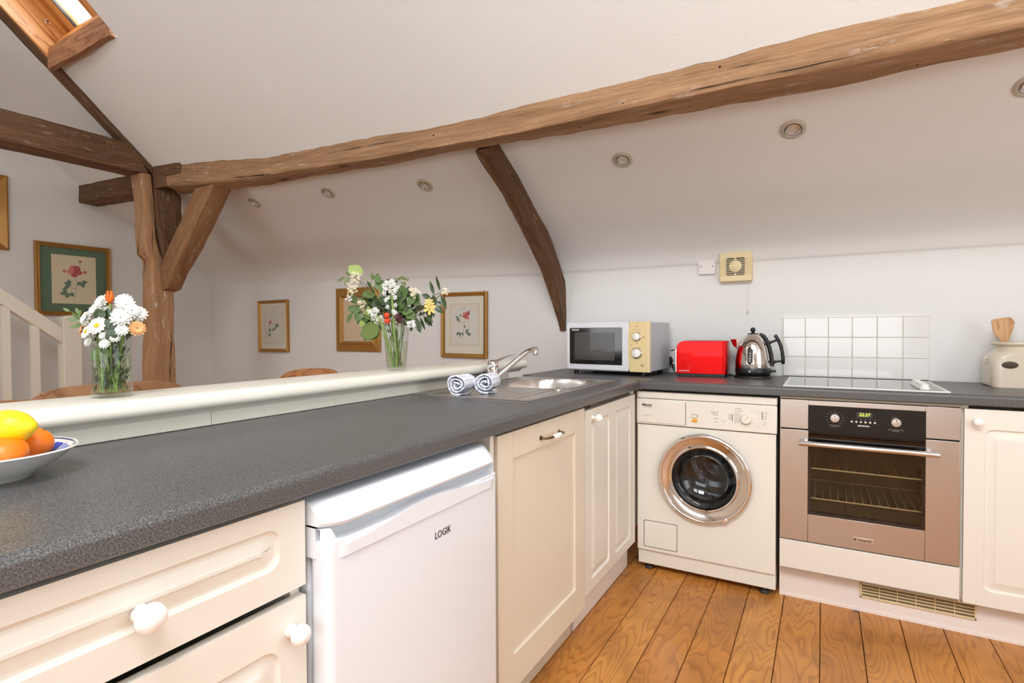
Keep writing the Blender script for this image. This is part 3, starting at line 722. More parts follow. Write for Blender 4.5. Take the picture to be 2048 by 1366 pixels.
# --- corner cabinet with a two-field door
cc = thing('corner_cabinet', 'cream corner cabinet with two tall raised panels on its door, below the sink', 'cabinet', (-.02, -.632, 0), PEN)
MB().box(.003, .019, .148, .02, .57, .868).box(.02, .45, .148, .60, .57, .60).build('carcass', M['cream'], cc, bevel=.001); MB().box(.622, .019, .148, .66, .03, .868).build('filler_strip', M['cream'], cc)
b = MB(); panel_front(b, [((.004, .143, .302, .846), (.058, .185, .268, .80)), ((.302, .143, .622, .846), (.335, .185, .545, .80))], r=.02)
cd = b.build('door', M['cream'], cc); knob(cd, .078, .811, .0165)
MB().box(.0, .05, 0, .66, .062, .146).build('plinth', M['plinth'], cc)

# --- washing machine
wm = thing('washing_machine', 'cream front-loading washing machine with a chrome porthole door', 'washing machine', (-.022, .030, 0))
w = .607
MB().box(.004, .012, .03, .008, .545, .828).box(w-.008, .012, .03, w-.004, .545, .828).box(.008, .54, .03, w-.008, .545, .828).box(.008, .012, .822, w-.008, .54, .828).box(.008, .012, .03, w-.008, .54, .036).build('body', M['washer'], wm)
MB().box(0, -.004, .826, w, .545, .858).build('top_cover', M['washer_panel'], wm, bevel=.004)
b = MB(); cx_, cz_ = .309, .476; N = 96; A_ = []; B_ = []
for k in range(N):
    a = 2*PI*k/N; c_, s_ = math.cos(a), math.sin(a); tx = ((w-.004-cx_) if c_ > 0 else (cx_-.004))/max(1e-9, abs(c_)); tz = ((.700-cz_) if s_ > 0 else (cz_-.1))/max(1e-9, abs(s_)); t_ = min(tx, tz)
    A_.append((cx_+c_*.19, cz_+s_*.19)); B_.append((cx_+c_*t_, cz_+s_*t_))
for X_, Z_ in ((w-.004, .7), (.004, .7), (.004, .1), (w-.004, .1)):
    k = min(range(N), key=lambda q: (B_[q][0]-X_)**2+(B_[q][1]-Z_)**2); B_[k] = (X_, Z_)
vs = [(x, -.003, z) for x, z in A_]+[(x, -.003, z) for x, z in B_]+[(x, .013, z) for x, z in A_]+[(x, .013, z) for x, z in B_]; fs = []
for k in range(N):
    q = (k+1) % N; fs += [(k, q, N+q, N+k), (2*N+k, 2*N+q, 3*N+q, 3*N+k), (k, q, 2*N+q, 2*N+k), (N+k, N+q, 3*N+q, 3*N+k)]
b.add(vs, fs); b.build('front_panel', M['washer'], wm)
MB().box(.004, .010, .028, w-.004, .03, .1).build('kick_panel', M['washer'], wm, bevel=.002)
cp = MB().box(0, -.010, .704, w, .012, .824).build('control_panel', M['washer_panel'], wm, bevel=.004)
sd = MB().box(.004, -.0135, .712, .2285, .002, .817).build('soap_drawer', M['washer_panel'], wm, bevel=.0025)
text('Miele', .0175, M['ink'], sd, (.052, -.0137, .7945), bold=.0004, sx=1.25)
text('SENSOR SYSTEM', .0052, M['ink_grey'], sd, (.052, -.0137, .7835)); text('HYDROMATIC', .0055, M['ink_grey'], sd, (.05, -.0137, .746))
MB().box(.2285, -.0115, .712, .2305, -.009, .817).build('groove', M['ink'], cp)
for dz, mm, nm in ((.757, 'washer_panel', 'door_button'), (.737, 'amber', 'power_button')):
    MB().prism(rloop(.258, dz-.0065, .282, dz+.0065, .006, 5), -.0155, -.009, 'y').build(nm, M[mm], cp, bevel=.001)
MB().prism(rloop(.2565, .749, .2835, .765, .007, 5), -.0108, -.0095, 'y').build('button_ring', M['ink'], cp)
for k, z in enumerate((.783, .776, .769, .753, .738)):
    MB().ball((.367, -.0102, z), .0017, 8).build('indicator_lamp', M['ink'], cp)
    text(['Cottons', 'Delicates', 'Rinse', 'Spin', 'End'][k], .006, M['ink_grey'], cp, (.362, -.0104, z), align='RIGHT')
MB().box(.428, -.0108, .748, .4305, -.0098, .778).build('scale_bar', M['ink'], cp); MB().box(.548, -.0108, .762, .5505, -.0098, .795).build('scale_bar', M['ink'], cp)
for z, t_ in ((.776, '900'), (.769, '600'), (.762, '400'), (.755, '200')): text(t_, .006, M['ink_grey'], cp, (.424, -.0104, z), align='RIGHT')
for k, t_ in enumerate(('WHITES 95', 'COLOURS 60', 'QUICK 40', 'MIXED 40', 'FINE 30', 'WOOL 30', 'SILK 30')):
    text(t_, .0058, M['ink_grey'], cp, (.438, -.0104, .803-.010*k), align='LEFT')
    text(t_.split()[0].title(), .0055, M['ink_grey'], cp, (.5545, -.0104, .795-.009*k), align='LEFT')
b = MB()
for k in range(30):
    a = 2*PI*k/30; b.box(-.0003, -.0104, .0225, .0003, -.0099, .0265, T(.486, 0, .760) @ RY(a))
for z in (.728, .736, .744, .79, .798): b.box(.50, -.0104, z, .545, -.0100, z+.0004)
b.build('dial_marks', M['ink_grey'], cp)
kn = MB().lathe([(.021, 0), (.021, .004), (.0195, .014), (.017, .018), (0, .0185)], 32, T(.486, -.010, .760) @ FRONT).build('programme_dial', M['washer'], cp, smooth=True)
MB().box(-.0008, -.0295, 0, .0008, -.0284, .0195, T(.486, 0, .760) @ RY(math.radians(42))).build('pointer', M['tulip'], kn)
for z in (.7505, .7425): MB().box(.388, -.0125, z-.003, .402, -.009, z+.003).build('option_button', M['washer_panel'], cp, bevel=.001)
# porthole
pc = T(.309, 0, .476) @ FRONT
pd = MB().lathe([(.205, .003), (.206, .012), (.2035, .022), (.198, .028), (.192, .029), (.187, .0265), (.186, .022)], 72, pc, cap=False).build('door_ring', M['chrome'], wm, smooth=True)
MB().lathe([(.187, .022), (.183, .0245), (.165, .0215), (.150, .016), (.147, .014)], 72, pc, cap=False).build('door_bezel', M['kettle'], pd, smooth=True)
MB().lathe([(.149, .014), (.149, .019), (.145, .021), (.140, .019), (.138, .012), (.137, .0)], 72, pc, cap=False).build('glass_rim', M['chrome'], pd, smooth=True)
MB().lathe([(.137, -.002), (.120, -.030), (.095, -.058), (.05, -.072), (0, -.075)], 60, pc, cap=False).build('glass_bowl', M['glass'], pd, smooth=True, solid=.004)
MB().lathe([(.145, -.005), (.150, -.02), (.130, -.05), (.145, -.09), (.22, -.10), (.21, -.14), (.222, -.18), (.21, -.22), (.222, -.26), (.21, -.30), (.18, -.33), (.16, -.325), (.13, -.35), (.10, -.34), (.07, -.36), (.045, -.33), (0, -.30)], 60, pc, cap=False).build('drum', M['drum'], wm, smooth=True)
for k in range(3): MB().box(-.02, .12, -.22, .02, .34, -.185, T(.309, 0, .476) @ RY(2*PI*k/3+.5)).build('drum_paddle', M['drum'], wm, bevel=.012, seg=3)
MB().box(-.011, -.030, -.013, .011, -.012, .013, T(.309, 0, .476) @ RY(math.radians(62)) @ T(.196, 0, 0)).build('door_catch', M['chrome'], pd, bevel=.004)
b = MB(); o_ = rloop(.035, .116, .190, .262-.02, .006); 
b.prism(rloop(.034, .115, .191, .2425, .006), -.0036, -.002, 'y'); fl_ = b.build('filter_flap_gap', M['ink'], wm)
MB().prism(rloop(.0365, .1175, .1885, .240, .005), -.0046, -.002, 'y').build('filter_flap', M['washer'], wm, bevel=.001)
for x in (.05, w-.05): MB().lathe([(.021, 0), (.022, .006), (.019, .012), (.01, .014), (.008, .034)], 20, T(x, .035, 0)).build('foot', M['dark_grey'], wm, smooth=True)
for x in (.02, w-.025): MB().ball((x, .0098, .075), .006, 12, sc=(1, .3, 1)).build('screw_cap', M['washer_panel'], wm)
# --- oven in its housing
oh = thing('oven_housing', 'cream oven housing with a plain drawer front under the built-in oven', 'cabinet', (.5955, .02, 0))
MB().box(0, .012, .135, .004, .56, .868).box(.596, .012, .135, .602, .56, .868).box(.004, .008, .859, .596, .56, .868).box(.004, .1, .135, .596, .56, .15).build('carcass', M['plinth_beige'], oh)
MB().box(.001, -.004, .148, .598, .014, .266).build('drawer_front', M['cream'], oh, bevel=.0015)
ov = thing('oven', 'stainless steel built-in oven with black glass panel and green clock', 'oven', (.5965, .018, .27))
MB().box(.01, .02, .005, .06, .54, .585).box(.535, .02, .005, .585, .54, .585).box(.06, .42, .005, .535, .54, .585).box(.06, .02, .005, .535, .42, .085).box(.06, .02, .41, .535, .42, .585).build('body', M['dark_grey'], ov)
OW = .595
cpn = MB().box(0, 0, .467, .1045, .02, .587).box(.4925, 0, .467, OW, .02, .587).box(.1045, 0, .5665, .4925, .02, .587).build('control_fascia', M['steel'], ov, bevel=.0015)
g = MB().box(.1045, -.0005, .448, .4925, .018, .5665).build('control_glass', M['black_gloss'], ov)
od = thing_d = MB().box(0, -.002, 0, .1045, .022, .462).box(.4925, -.002, 0, OW, .022, .462).box(.1045, -.002, 0, .4925, .022, .116).build('door', M['steel'], ov, bevel=.0015)
MB().box(.1045, -.0028, .355, .4925, .020, .446).box(.1045, -.0028, .116, .1145, .02, .355).box(.4825, -.0028, .116, .4925, .02, .355).box(.1145, -.0028, .116, .4825, .02, .128).build('glass_border', M['black_gloss'], od)
MB().box(.1145, -.0022, .128, .4825, .003, .355).build('oven_window', M['oven_glass'], od)
b = MB(); b.box(.08, .40, .09, .52, .41, .40).box(.08, .024, .09, .085, .41, .40).box(.515, .024, .09, .52, .41, .40).box(.08, .024, .09, .52, .41, .095).box(.08, .024, .40, .52, .41, .405)
b.build('oven_cavity', M['oven_in'], ov)
for z in (.175, .300):
    b = MB(); b.tube([(.09, .034, z), (.51, .034, z)], .003, 8); b.tube([(.09, .36, z), (.51, .36, z)], .003, 8)
    for k in range(15): b.tube([(.10+.0285*k, .04, z), (.10+.0285*k, .36, z)], .0015, 6)
    b.build('oven_rack', M['hob_trim'], ov)
hb = MB(); hb.tube([(.071, -.045, .415), (.073, -.045, .415), (.527, -.045, .415), (.529, -.045, .415)], [.0095, .0105, .0105, .0095], 20)
hnd = hb.build('handle', M['satin'], od, smooth=True)
MB().box(.090, -.040, .408, .104, -.001, .422).box(.496, -.040, .408, .510, -.001, .422).build('handle_bracket', M['kettle'], hnd, bevel=.002)
for x, z in ((.198, .5215), (.400, .5195)):
    kb = MB().lathe([(.0175, 0), (.0178, .006), (.0165, .018), (.015, .020), (0, .0205)], 32, T(x, -.0006, z) @ FRONT).build('knob', M['satin'], g, smooth=True)
    MB().box(x-.0012, -.0218, z+.004, x+.0012, -.0208, z+.012).build('pointer', M['ink'], kb)
    b = MB()
    for k in range(11):
        a = math.radians(-140+28*k)
        if x > .3: b.box(-.0004, -.0009, .024, .0004, -.0004, .0262, T(x, 0, z) @ RY(a))
        else: b.box(-.004, -.0009, -.0006, .004, -.0004, .0002, T(x+.029*math.sin(a), 0, z+.026*math.cos(a)))
    b.build('dial_marks', M['ink_grey'], g)
text('OVEN FUNCTION\nSELECTOR', .0052, M['ink_grey'], g, (.198, -.0009, .4885)); text('OVEN TEMPERATURE\nCONTROL', .0052, M['ink_grey'], g, (.400, -.0009, .4865))
MB().box(.272, -.0009, .529, .325, -.0004, .5505).build('display', M['dark_grey'], g)
text('22:37', .0165, M['digits'], g, (.2985, -.0013, .5398), bold=.0004, shear=.15, name='clock_digits')
for k in range(6): MB().lathe([(.0042, 0), (.0042, .003), (.003, .0042), (0, .0045)], 16, T(.256+.0153*k, -.0006, .5105) @ FRONT).build('button', M['satin'], g, smooth=True)
for k, t_ in enumerate('-+OABC'): text(t_, .006, M['ink_grey'], g, (.256+.0153*k, -.0009, .5215))
text('ELECTRONIC', .0072, M['ink_white'], g, (.296, -.0009, .4955), bold=.0003, sx=.9)
bd = MB().box(.2625, -.0034, .033, .332, -.002, .0505).build('badge', M['satin'], od, bevel=.001)
MB().box(.2655, -.0042, .0385, .2735, -.0034, .0455).build('badge_square', M['ink'], bd)
text('Hotpoint', .0125, M['ink'], bd, (.3025, -.0037, .0418), bold=.0003)
# --- right cabinet
rc = thing('base_cabinet', 'cream base cabinet to the right of the oven, cut by the picture edge', 'cabinet', (1.199, .02, 0))
MB().box(.0, .019, .148, .018, .56, .868).box(.482, .019, .148, .5, .56, .868).box(.018, .10, .148, .482, .56, .18).box(.018, .54, .15, .482, .56, .868).build('carcass', M['cream'], rc)
b = MB(); panel_front(b, [((.004, .140, .496, .856), (.062, .196, .438, .784))], r=.022)
rd = b.build('door', M['cream'], rc, ); knob(rd, .037, .812, .0165)
# --- plinth along the right run with a heater grille
pp = MB().box(.593, .080, .006, 1.80, .098, .136).build('kickboard', M['plinth']); tag(pp, 'long white kickboard under the oven and right cabinet', 'kickboard')
MB().box(.593, .0775, .0, 1.80, .082, .012).build('floor_strip', M['plinth'], pp)
vg = thing('kickboard_grille', 'cream plastic ventilation grille set in the kickboard below the oven', 'vent', (.888, .079, .060))
b = MB(); gw, gh = .366, .059
b.box(0, -.006, 0, gw, 0, .007).box(0, -.006, gh-.005, gw, 0, gh).box(0, -.006, 0, .006, 0, gh).box(gw-.006, -.006, 0, gw, 0, gh)
b.build('frame', M['cream_plastic'], vg, bevel=.001)
MB().box(.005, -.0015, .005, gw-.005, -.0005, gh-.005).build('backing', M['oven_in'], vg)
for k in range(3):
    z = .0175+.0125*k; MB().box(.006, -.0055, z-.0012, gw-.006, -.0015, z+.0028, ).build('slat', M['cream_plastic'], vg)
for k in range(1, 6): MB().box(.006+k*(gw-.012)/6-.0012, -.0065, .007, .006+k*(gw-.012)/6+.0012, -.0015, gh-.005).build('divider', M['cream_plastic'], vg)

# --- ledge behind the peninsula
lg = thing('breakfast_ledge', 'white painted ledge with a rounded front edge behind the grey worktop', 'ledge', (-.60, -.09, 0))
prof = [(.044, .985), (.046, .975), (.043, .966), (.036, .960), (.020, .958), (.008, .953), (.004, .947), (0, .942), (-.02, .942), (-.02, .952), (-.155, .952), (-.162, .960), (-.165, .974), (-.160, .990), (-.150, 1.0), (.024, 1.0), (.036, .997), (.042, .992)]
MB().prism(prof, -2.75, .0, 'y').build('ledge_cap', M['gloss_white'], lg, bevel=0, smooth=True)
b = MB(); ys_ = [-.115, -.40, -.80, -1.22, -1.62, -2.05, -2.75]
for a, c in zip(ys_, ys_[1:]): b.box(-.012, c+.0008, .912, .0015, a-.0008, .948)
b.build('upstand_board', M['gloss_white'], lg)
MB().box(-.13, -2.75, 0, -.013, -.115, .952).build('half_wall', M['gloss_white'], lg)
# --- tiles
tl = thing('tile_splashback', 'three rows of square white wall tiles behind the hob', 'tiles', (.573, .5945, .912))
tw, th = .1005, .0985
MB().box(0, -.004, 0, tw*6, 0, th*3).build('grout', M['grout'], tl)
b = MB()
for i in range(6):
    for j in range(3): b.box(i*tw+.0012, -.0075, j*th+.0012, (i+1)*tw-.0012, -.003, (j+1)*th-.0012)
b.build('tile_field', M['tile'], tl, bevel=.0016)
MB().box(-.002, -.006, th*3, tw*6+.002, -.0, th*3+.006).build('trim_bead', M['tile'], tl, bevel=.001)
# --- hob
hb_ = thing('ceramic_hob', 'black ceramic hob with a thin white rim set in the worktop', 'hob', (.607, .012, .910))
b = MB(); hw, hh = .555, .46
b.box(0, 0, 0, hw, .010, .006).box(0, hh-.010, 0, hw, hh, .006).box(0, .01, 0, .012, hh-.01, .006).box(hw-.012, .01, 0, hw, hh-.01, .006)
b.build('rim', M['hob_trim'], hb_, bevel=.002)
MB().box(.011, .009, 0, hw-.011, hh-.009, .0045).build('glass_plate', M['hob_glass'], hb_)
MB().prism([(.47, .055), (.495, .045), (.505, .06), (.505, .33), (.49, .345), (.465, .335)], .0045, .007, 'z').build('knob_plate', M['hob_trim'], hb_, bevel=.001)
for k in range(4): MB().lathe([(.019, 0), (.019, .004), (.0165, .006), (.015, .017), (.013, .0185), (0, .019)], 26, T(.486, .085+.07*k, .007)).build('knob', M['hob_trim'], hb_, smooth=True)
# --- sink
sk = thing('sink', 'stainless steel inset sink with ribbed drainer on the worktop', 'sink', (-.34, -.52, .911))
SXw, SYw = .25, .43
def sink_z(x, y):     # local
    ex = min(SXw-abs(x), SYw-abs(y)); rim = .004*min(1, max(0, (.012-abs(ex-.008))/.008)) if ex < .02 else 0
    z = .001+rim
    bx_, by_ = (x-.030)/.172, (y-.185)/.215
    rr = (abs(bx_)**3.6+abs(by_)**3.6)**(1/3.6)
    dd = (1-rr)*.19
    if dd > 0: t = min(1, dd/.030); z -= .15*(t*t*(3-2*t))+.008*min(1, dd/.15)
    elif dd > -.012: z += .0015*math.cos(dd/.012*PI/2)
    if y < -.04 and abs(x) < .19 and y > -.385 and rr > 1.1:
        e = min(1, (-.04-y)/.03, (y+.385)/.03); f = (x+.19)/.047; z += .0022*e*max(0, math.sin(f*2*PI-.9))**2 - .001
    return z
NXs, NYs = 100, 172
gx = lambda u: -SXw+2*SXw*u; gy = lambda v: -SYw+2*SYw*v
jb = int(NYs*(.385/.86+ .0))
sur = lambda u, v: (gx(u), gy(v), sink_z(gx(u), gy(v)))
split = int(NYs*.465)
MB().grid(sur, NXs, NYs, keep=lambda i, j: j < split).build('drainer', M['sink_steel'], sk, smooth=True, recalc=False)
bs = MB().grid(sur, NXs, NYs, keep=lambda i, j: j >= split).build('basin', M['sink_steel'], sk, smooth=True, recalc=False)
for o in (bs,):
    for p in o.data.polygons: p.use_smooth = True
b = MB(); b.box(-SXw, -SYw, -.001, SXw, -SYw+.001, .002).box(SXw-.001, -SYw, -.001, SXw, SYw, .002).box(-SXw, -SYw, -.001, -SXw+.001, SYw, .002).box(-SXw, SYw-.001, -.001, SXw, SYw, .002)
b.build('rim_edge', M['sink_steel'], sk)
b = MB()
for k in range(6):
    for q in range(2): b.box(-.045+.013*k+(.01 if k > 2 else 0), .386, -.052-.017*q, -.040+.013*k+(.01 if k > 2 else 0), .3935, -.038-.017*q)
b.build('overflow_slots', M['black'], sk)
MB().lathe([(.017, 0), (.018, .004), (.012, .007), (0, .008)], 20, T(.178, -.045, .001)).build('waste_knob', M['chrome'], sk, smooth=True)
MB().lathe([(.012, 0), (.012, .003), (0, .005)], 20, T(-.225, .14, .001)).build('tap_hole_cover', M['satin'], sk, smooth=True)
MB().lathe([(.04, 0), (.038, .002), (.02, -.002), (0, -.001)], 24, T(.03, .185, -.156)).build('plug_strainer', M['chrome'], sk, smooth=True)
# --- mixer tap
tp = thing('mixer_tap', 'chrome single-lever mixer tap with an angled swan spout', 'tap', (-.505, -.505, .912))
MB().lathe([(.027, 0), (.027, .003), (.0245, .006), (.0235, .03), (.0238, .032), (.0238, .075), (.022, .078)], 32).build('body', M['chrome'], tp, smooth=True)
lv = MB(); sd_ = Vector((rt.x*.55+.15, rt.y*.55+.35, 0)).normalized(); sdir = Vector((.45, .89, 0)).normalized()
lv.lathe([(.0238, .076), (.0245, .085), (.023, .098), (.017, .106), (.006, .110), (0, .1105)], 32)
pts = [Vector((0, 0, .096))-sdir*.012, Vector((0, 0, .103))+sdir*.02, Vector((0, 0, .114))+sdir*.05, Vector((0, 0, .123))+sdir*.082, Vector((0, 0, .128))+sdir*.115, Vector((0, 0, .127))+sdir*.135]
lv.tube(pts, [.020, .018, .012, .009, .0085, .006], 14, flat=.4); lv.build('lever', M['chrome'], tp, smooth=True)
sp = [sdir*a+Vector((0, 0, z)) for a, z in ((.010, .028), (.03, .040), (.08, .073), (.13, .106), (.170, .133), (.195, .145), (.215, .150), (.232, .151), (.240, .149))]
MB().tube(sp, [.0115, .0115, .0115, .0115, .0115, .0115, .0115, .012, .012], 18).lathe([(.011, -.024), (.0125, -.022), (.0125, .0), (.010, .004)], 20, Matrix.Translation(sdir*.230+Vector((0, 0, .147)))).build('spout', M['chrome'], tp, smooth=True)

# ================================================================ THINGS ON THE WORKTOP
WT = .910
# --- microwave
mw = thing('microwave', 'white microwave oven with black window and yellowed control panel', 'microwave', (-.497, .262, WT), math.radians(-5.5))
mwW, mwH, z0 = .487, .262, .022
MB().box(.004, .02, z0+.004, mwW-.002, .30, z0+mwH-.004).build('body', M['mw_side'], mw, bevel=.004)
# door frame with window opening (curved right stile) built as a ring
b = MB(); fr_o = rloop(0, z0, .372, z0+mwH, .012, 6); zc = z0+mwH/2
def dwin(ins):
    x0, x1, za, zb_ = .019+ins, .338-ins, z0+.030+ins, z0+mwH-.030-ins; out = []
    base = rloop(x0, za, x1, zb_, .006, 6)
    for x, z in base:
        if x > .25: x -= .016*math.cos((z-zc)/(zb_-za)*PI)*((x-.25)/(x1-.25))
        out.append((x, z))
    return out
def bridge(b, la, ya, lb, yb):
    N = len(la); b.add([(x, ya, z) for x, z in la]+[(x, yb, z) for x, z in lb], [(k, (k+1) % N, N+(k+1) % N, N+k) for k in range(N)])
inn = rloop(.006, z0+.006, .366, z0+mwH-.006, .008, 6)
bridge(b, fr_o, .022, fr_o, .006); bridge(b, fr_o, .006, inn, 0); bridge(b, inn, 0, dwin(0), 0); bridge(b, dwin(0), 0, dwin(.0025), .004)
mdoor = b.build('door', M['mw_white'], mw, smooth=True)
b = MB(); wl = dwin(.002); N = len(wl); b.add([(x, .0035, z) for x, z in wl], [tuple(range(N))]); b.build('window', M['mw_glass'], mdoor, solid=.0012)
b = MB(); b.prism(rloop(.052, z0+.056, .292, z0+mwH-.056, .004), .0022, .0032, 'y'); b.build('window_mesh', M['mw_mesh'], mdoor)
text('SHARP', .0125, M['ink_white'], mdoor, (.058, .0022, z0+mwH-.042), bold=.0004, sx=1.25)
b = MB(); pl_ = [(.3725, z0), (.466, z0), (.466, z0+mwH), (.3725, z0+mwH)]; 
L_ = [(.3725-.009*math.sin(PI*k/12)+.004, z0+mwH*k/12) for k in range(13)]
b.prism(L_+[(.470, z0+mwH), (.470, z0)], .001, .02, 'y'); mp = b.build('control_panel', M['mw_panel'], mw, bevel=.002)
MB().prism([(.470, .002), (.470, .03), (.4845, .03), (.4845, .010)], z0, z0+mwH, 'z').build('panel_side', M['cream_plastic'], mp, bevel=.001)
for zz, rr in ((z0+.184, .0235), (z0+.098, .0275)):
    kx = .417
    MB().lathe([(rr, 0), (rr, .002), (rr*.93, .0035), (rr*.86, .001)], 36, T(kx, .0012, zz) @ FRONT, cap=False).build('dial_ring', M['chrome'], mp, smooth=True)
    kk = MB().lathe([(rr*.82, 0), (rr*.82, .010), (rr*.76, .0145), (rr*.4, .017), (0, .0175)], 36, T(kx, .0005, zz) @ FRONT).build('knob', M['ceramic'], mp, smooth=True)
    MB().box(kx-.0035, -.0215, zz-rr*.7, kx+.0035, -.012, zz+rr*.7).build('knob_grip', M['ceramic'], kk, bevel=.002)
    b = MB()
    for k in range(28 if rr > .025 else 10):
        a = 2*PI*k/(28 if rr > .025 else 10); b.box(-.0008, .0003, rr*1.1, .0008, .0009, rr*1.1+.0035, T(kx, 0, zz) @ RY(a))
    b.build('dial_marks', M['ink'], mp)
text('R-220A', .0062, M['ink_grey'], mp, (.417, .0004, z0+.236)); text('MICROWAVE POWER', .0045, M['ink_grey'], mp, (.417, .0004, z0+.220)); text('LOW', .0045, M['ink_grey'], mp, (.380, .0004, z0+.203), align='LEFT')
text('HIGH', .0048, M['ink'], mp, (.447, .0004, z0+.182), align='LEFT'); text('DEFROST', .0045, M['ink_grey'], mp, (.378, .0004, z0+.139), align='LEFT'); text('TIMER', .005, M['ink_grey'], mp, (.417, .0004, z0+.148)); text('800W', .0048, M['ink_grey'], mp, (.38, .0004, z0+.032), align='LEFT')
text('COMPACT\nOVEN', .0052, M['ink'], mp, (.446, .0004, z0+.034))
for x in (.045, .44):
    for y in (.035, .27): MB().lathe([(.012, 0), (.013, .004), (.011, z0+.006)], 16, T(x, y, 0)).build('foot', M['black'], mw, smooth=True)
for k in range(4): MB().lathe([(.003, 0), (0, .001)], 8, T(mwW-.002, .06+.05*k, z0+.02+.002*k) @ RY(PI/2)).build('screw', M['dark_grey'], mw)
# --- toaster
to = thing('toaster', 'shiny red metal toaster with chrome lever end', 'toaster', (.093, .335, WT), math.radians(3))
tw_, td_, thh = .245, .17, .183
b = MB(); R_ = .040; pr = [(.0, .016)]
pr += [(R_-R_*math.cos(math.radians(90*k/10)), thh-R_+R_*math.sin(math.radians(90*k/10))) for k in range(11)]
# swept outer shell: long face flat, right end rounded in plan
def plan(z):  # x start depending on height
    return pr
vs = []; rows_ = []
prof_x0 = [(z, next((x for x, zz in pr if zz >= z-1e-9), R_)) for z in [.016]+[q[1] for q in pr[1:]]]
for z, xs0 in [(.016, 0)]+[(q[1], q[0]) for q in pr[1:]]:
    loop = []; rc_ = .024
    for cx, cy, a0 in ((tw_-rc_, rc_, -90), (tw_-rc_, td_-rc_, 0)):
        for i in range(9): a = math.radians(a0+90*i/8); loop.append((cx+rc_*math.cos(a), cy+rc_*math.sin(a), z))
    loop += [(xs0, td_, z), (xs0, 0, z)]
    rows_.append(loop)
N = len(rows_[0]); vs = sum(rows_, []); fs = [(i*N+k, i*N+(k+1) % N, (i+1)*N+(k+1) % N, (i+1)*N+k) for i in range(len(rows_)-1) for k in range(N)]
fs += [tuple((len(rows_)-1)*N+k for k in range(N)), tuple(range(N))]
b.add(vs, fs); b.build('shell', M['red'], to, smooth=True, bevel=.0018)
MB().prism([(.004, .004), (tw_-.012, .004), (tw_-.004, .014), (tw_-.004, td_-.014), (tw_-.012, td_-.004), (.004, td_-.004)], 0, .0165, 'z').build('base', M['black'], to, bevel=.002)
for y in (.05, .105): MB().box(.06, y, thh-.004, .21, y+.026, thh+.0006).build('slot', M['black'], to)
MB().box(-.012, .014, .018, .002, td_-.014, .145).build('end_plate', M['satin'], to, bevel=.004)
lv_ = MB().tube([(-.012, .06, .137), (-.03, .06, .135), (-.044, .06, .132)], [.010, .012, .007], 12, flat=.6).build('lever', M['chrome'], to, smooth=True)
MB().lathe([(.013, 0), (.0135, .004), (.0125, .016), (.009, .018), (0, .0185)], 24, T(-.011, .055, .062) @ RY(-PI/2)).build('browning_knob', M['chrome'], to, smooth=True)
text('morphy richards', .0075, M['ink_white'], to, (.038, -.0006, .030), bold=.0003)
# --- kettle
kt = thing('kettle', 'polished steel cordless kettle with black handle and water gauge', 'kettle', (.447, .432, WT), math.radians(2))
MB().lathe([(.087, 0), (.089, .003), (.088, .009), (.08, .013), (.05, .015), (0, .0155)], 48).build('power_base', M['black'], kt, smooth=True)
MB().lathe([(.076, .014), (.0815, .020), (.0825, .030), (.0815, .048), (.080, .050)], 48).build('body_base', M['black'], kt, smooth=True)
MB().lathe([(.0805, .049), (.0815, .055), (.0805, .085), (.0765, .115), (.070, .145), (.062, .170), (.052, .192), (.040, .207), (.027, .216), (.026, .217)], 64, cap=False).build('body', M['kettle'], kt, smooth=True)
MB().lathe([(.028, .214), (.027, .219), (.018, .222), (.009, .223), (.006, .228), (.007, .231)], 32, cap=False).build('lid', M['black'], kt, smooth=True)
MB().ball((0, 0, .238), .0125, 20).build('lid_knob', M['black'], kt, smooth=True)
sp_ = MB(); 
sp_.add([(-.108, 0, .192), (-.072, -.022, .192), (-.060, -.020, .190), (-.060, .020, .190), (-.072, .022, .192), (-.095, 0, .160), (-.074, -.016, .145), (-.066, 0, .135), (-.074, .016, .145)],
        [(0, 1, 6, 5), (1, 2, 6), (0, 5, 8, 4), (4, 8, 3), (5, 6, 7), (5, 7, 8), (0, 4, 3, 2, 1), (2, 3, 8, 7, 6)])
sp_.build('spout', M['kettle'], kt, smooth=True, bevel=.002)
sm = [(.030, 0, .2175), (.048, 0, .209), (.062, 0, .190), (.075, 0, .155), (.084, 0, .115), (.089, 0, .075), (.090, 0, .058)]
MB().tube(sm, [.007, .008, .008, .008, .008, .008, .007], 12).build('handle_spine', M['black'], kt, smooth=True)
MB().tube([(.070, 0, .172), (.085, 0, .178), (.105, 0, .186), (.112, 0, .188)], [.010, .006, .006, .006], 10).build('handle_arm', M['black'], kt, smooth=True)
MB().tube([(.090, 0, .078), (.108, 0, .082), (.132, 0, .084)], [.010, .0055, .006], 10).build('handle_arm', M['black'], kt, smooth=True)
MB().tube([(.098, 0, .212), (.102, 0, .208), (.114, 0, .188), (.125, 0, .160), (.132, 0, .130), (.135, 0, .100), (.135, 0, .074), (.134, 0, .070)], [.006, .0085, .0085, .0085, .0085, .0085, .0085, .006], 14).build('handle', M['black'], kt, smooth=True)
MB().box(.080, -.01, .028, .104, .01, .040).build('switch_lever', M['black'], kt, bevel=.003)
ga = math.radians(-102); gm = T(0, 0, 0)
def kr(z): return lerp_tab([(.05, .0805), (.085, .0805), (.115, .0765), (.145, .070), (.17, .062)], z)
b = MB(); vs = []
for j in range(9):
    z = .068+.084*j/8; hwid = .0115*math.sqrt(max(0, 1-max(0, (abs(z-.110)-.031)/.0112)**2)); 
    for i in range(5): o_ = -1+2*i/4; vs.append((-.008+o_*hwid, -math.sqrt(max(0, kr(z)**2-(-.008+o_*hwid)**2))-.0012, z))
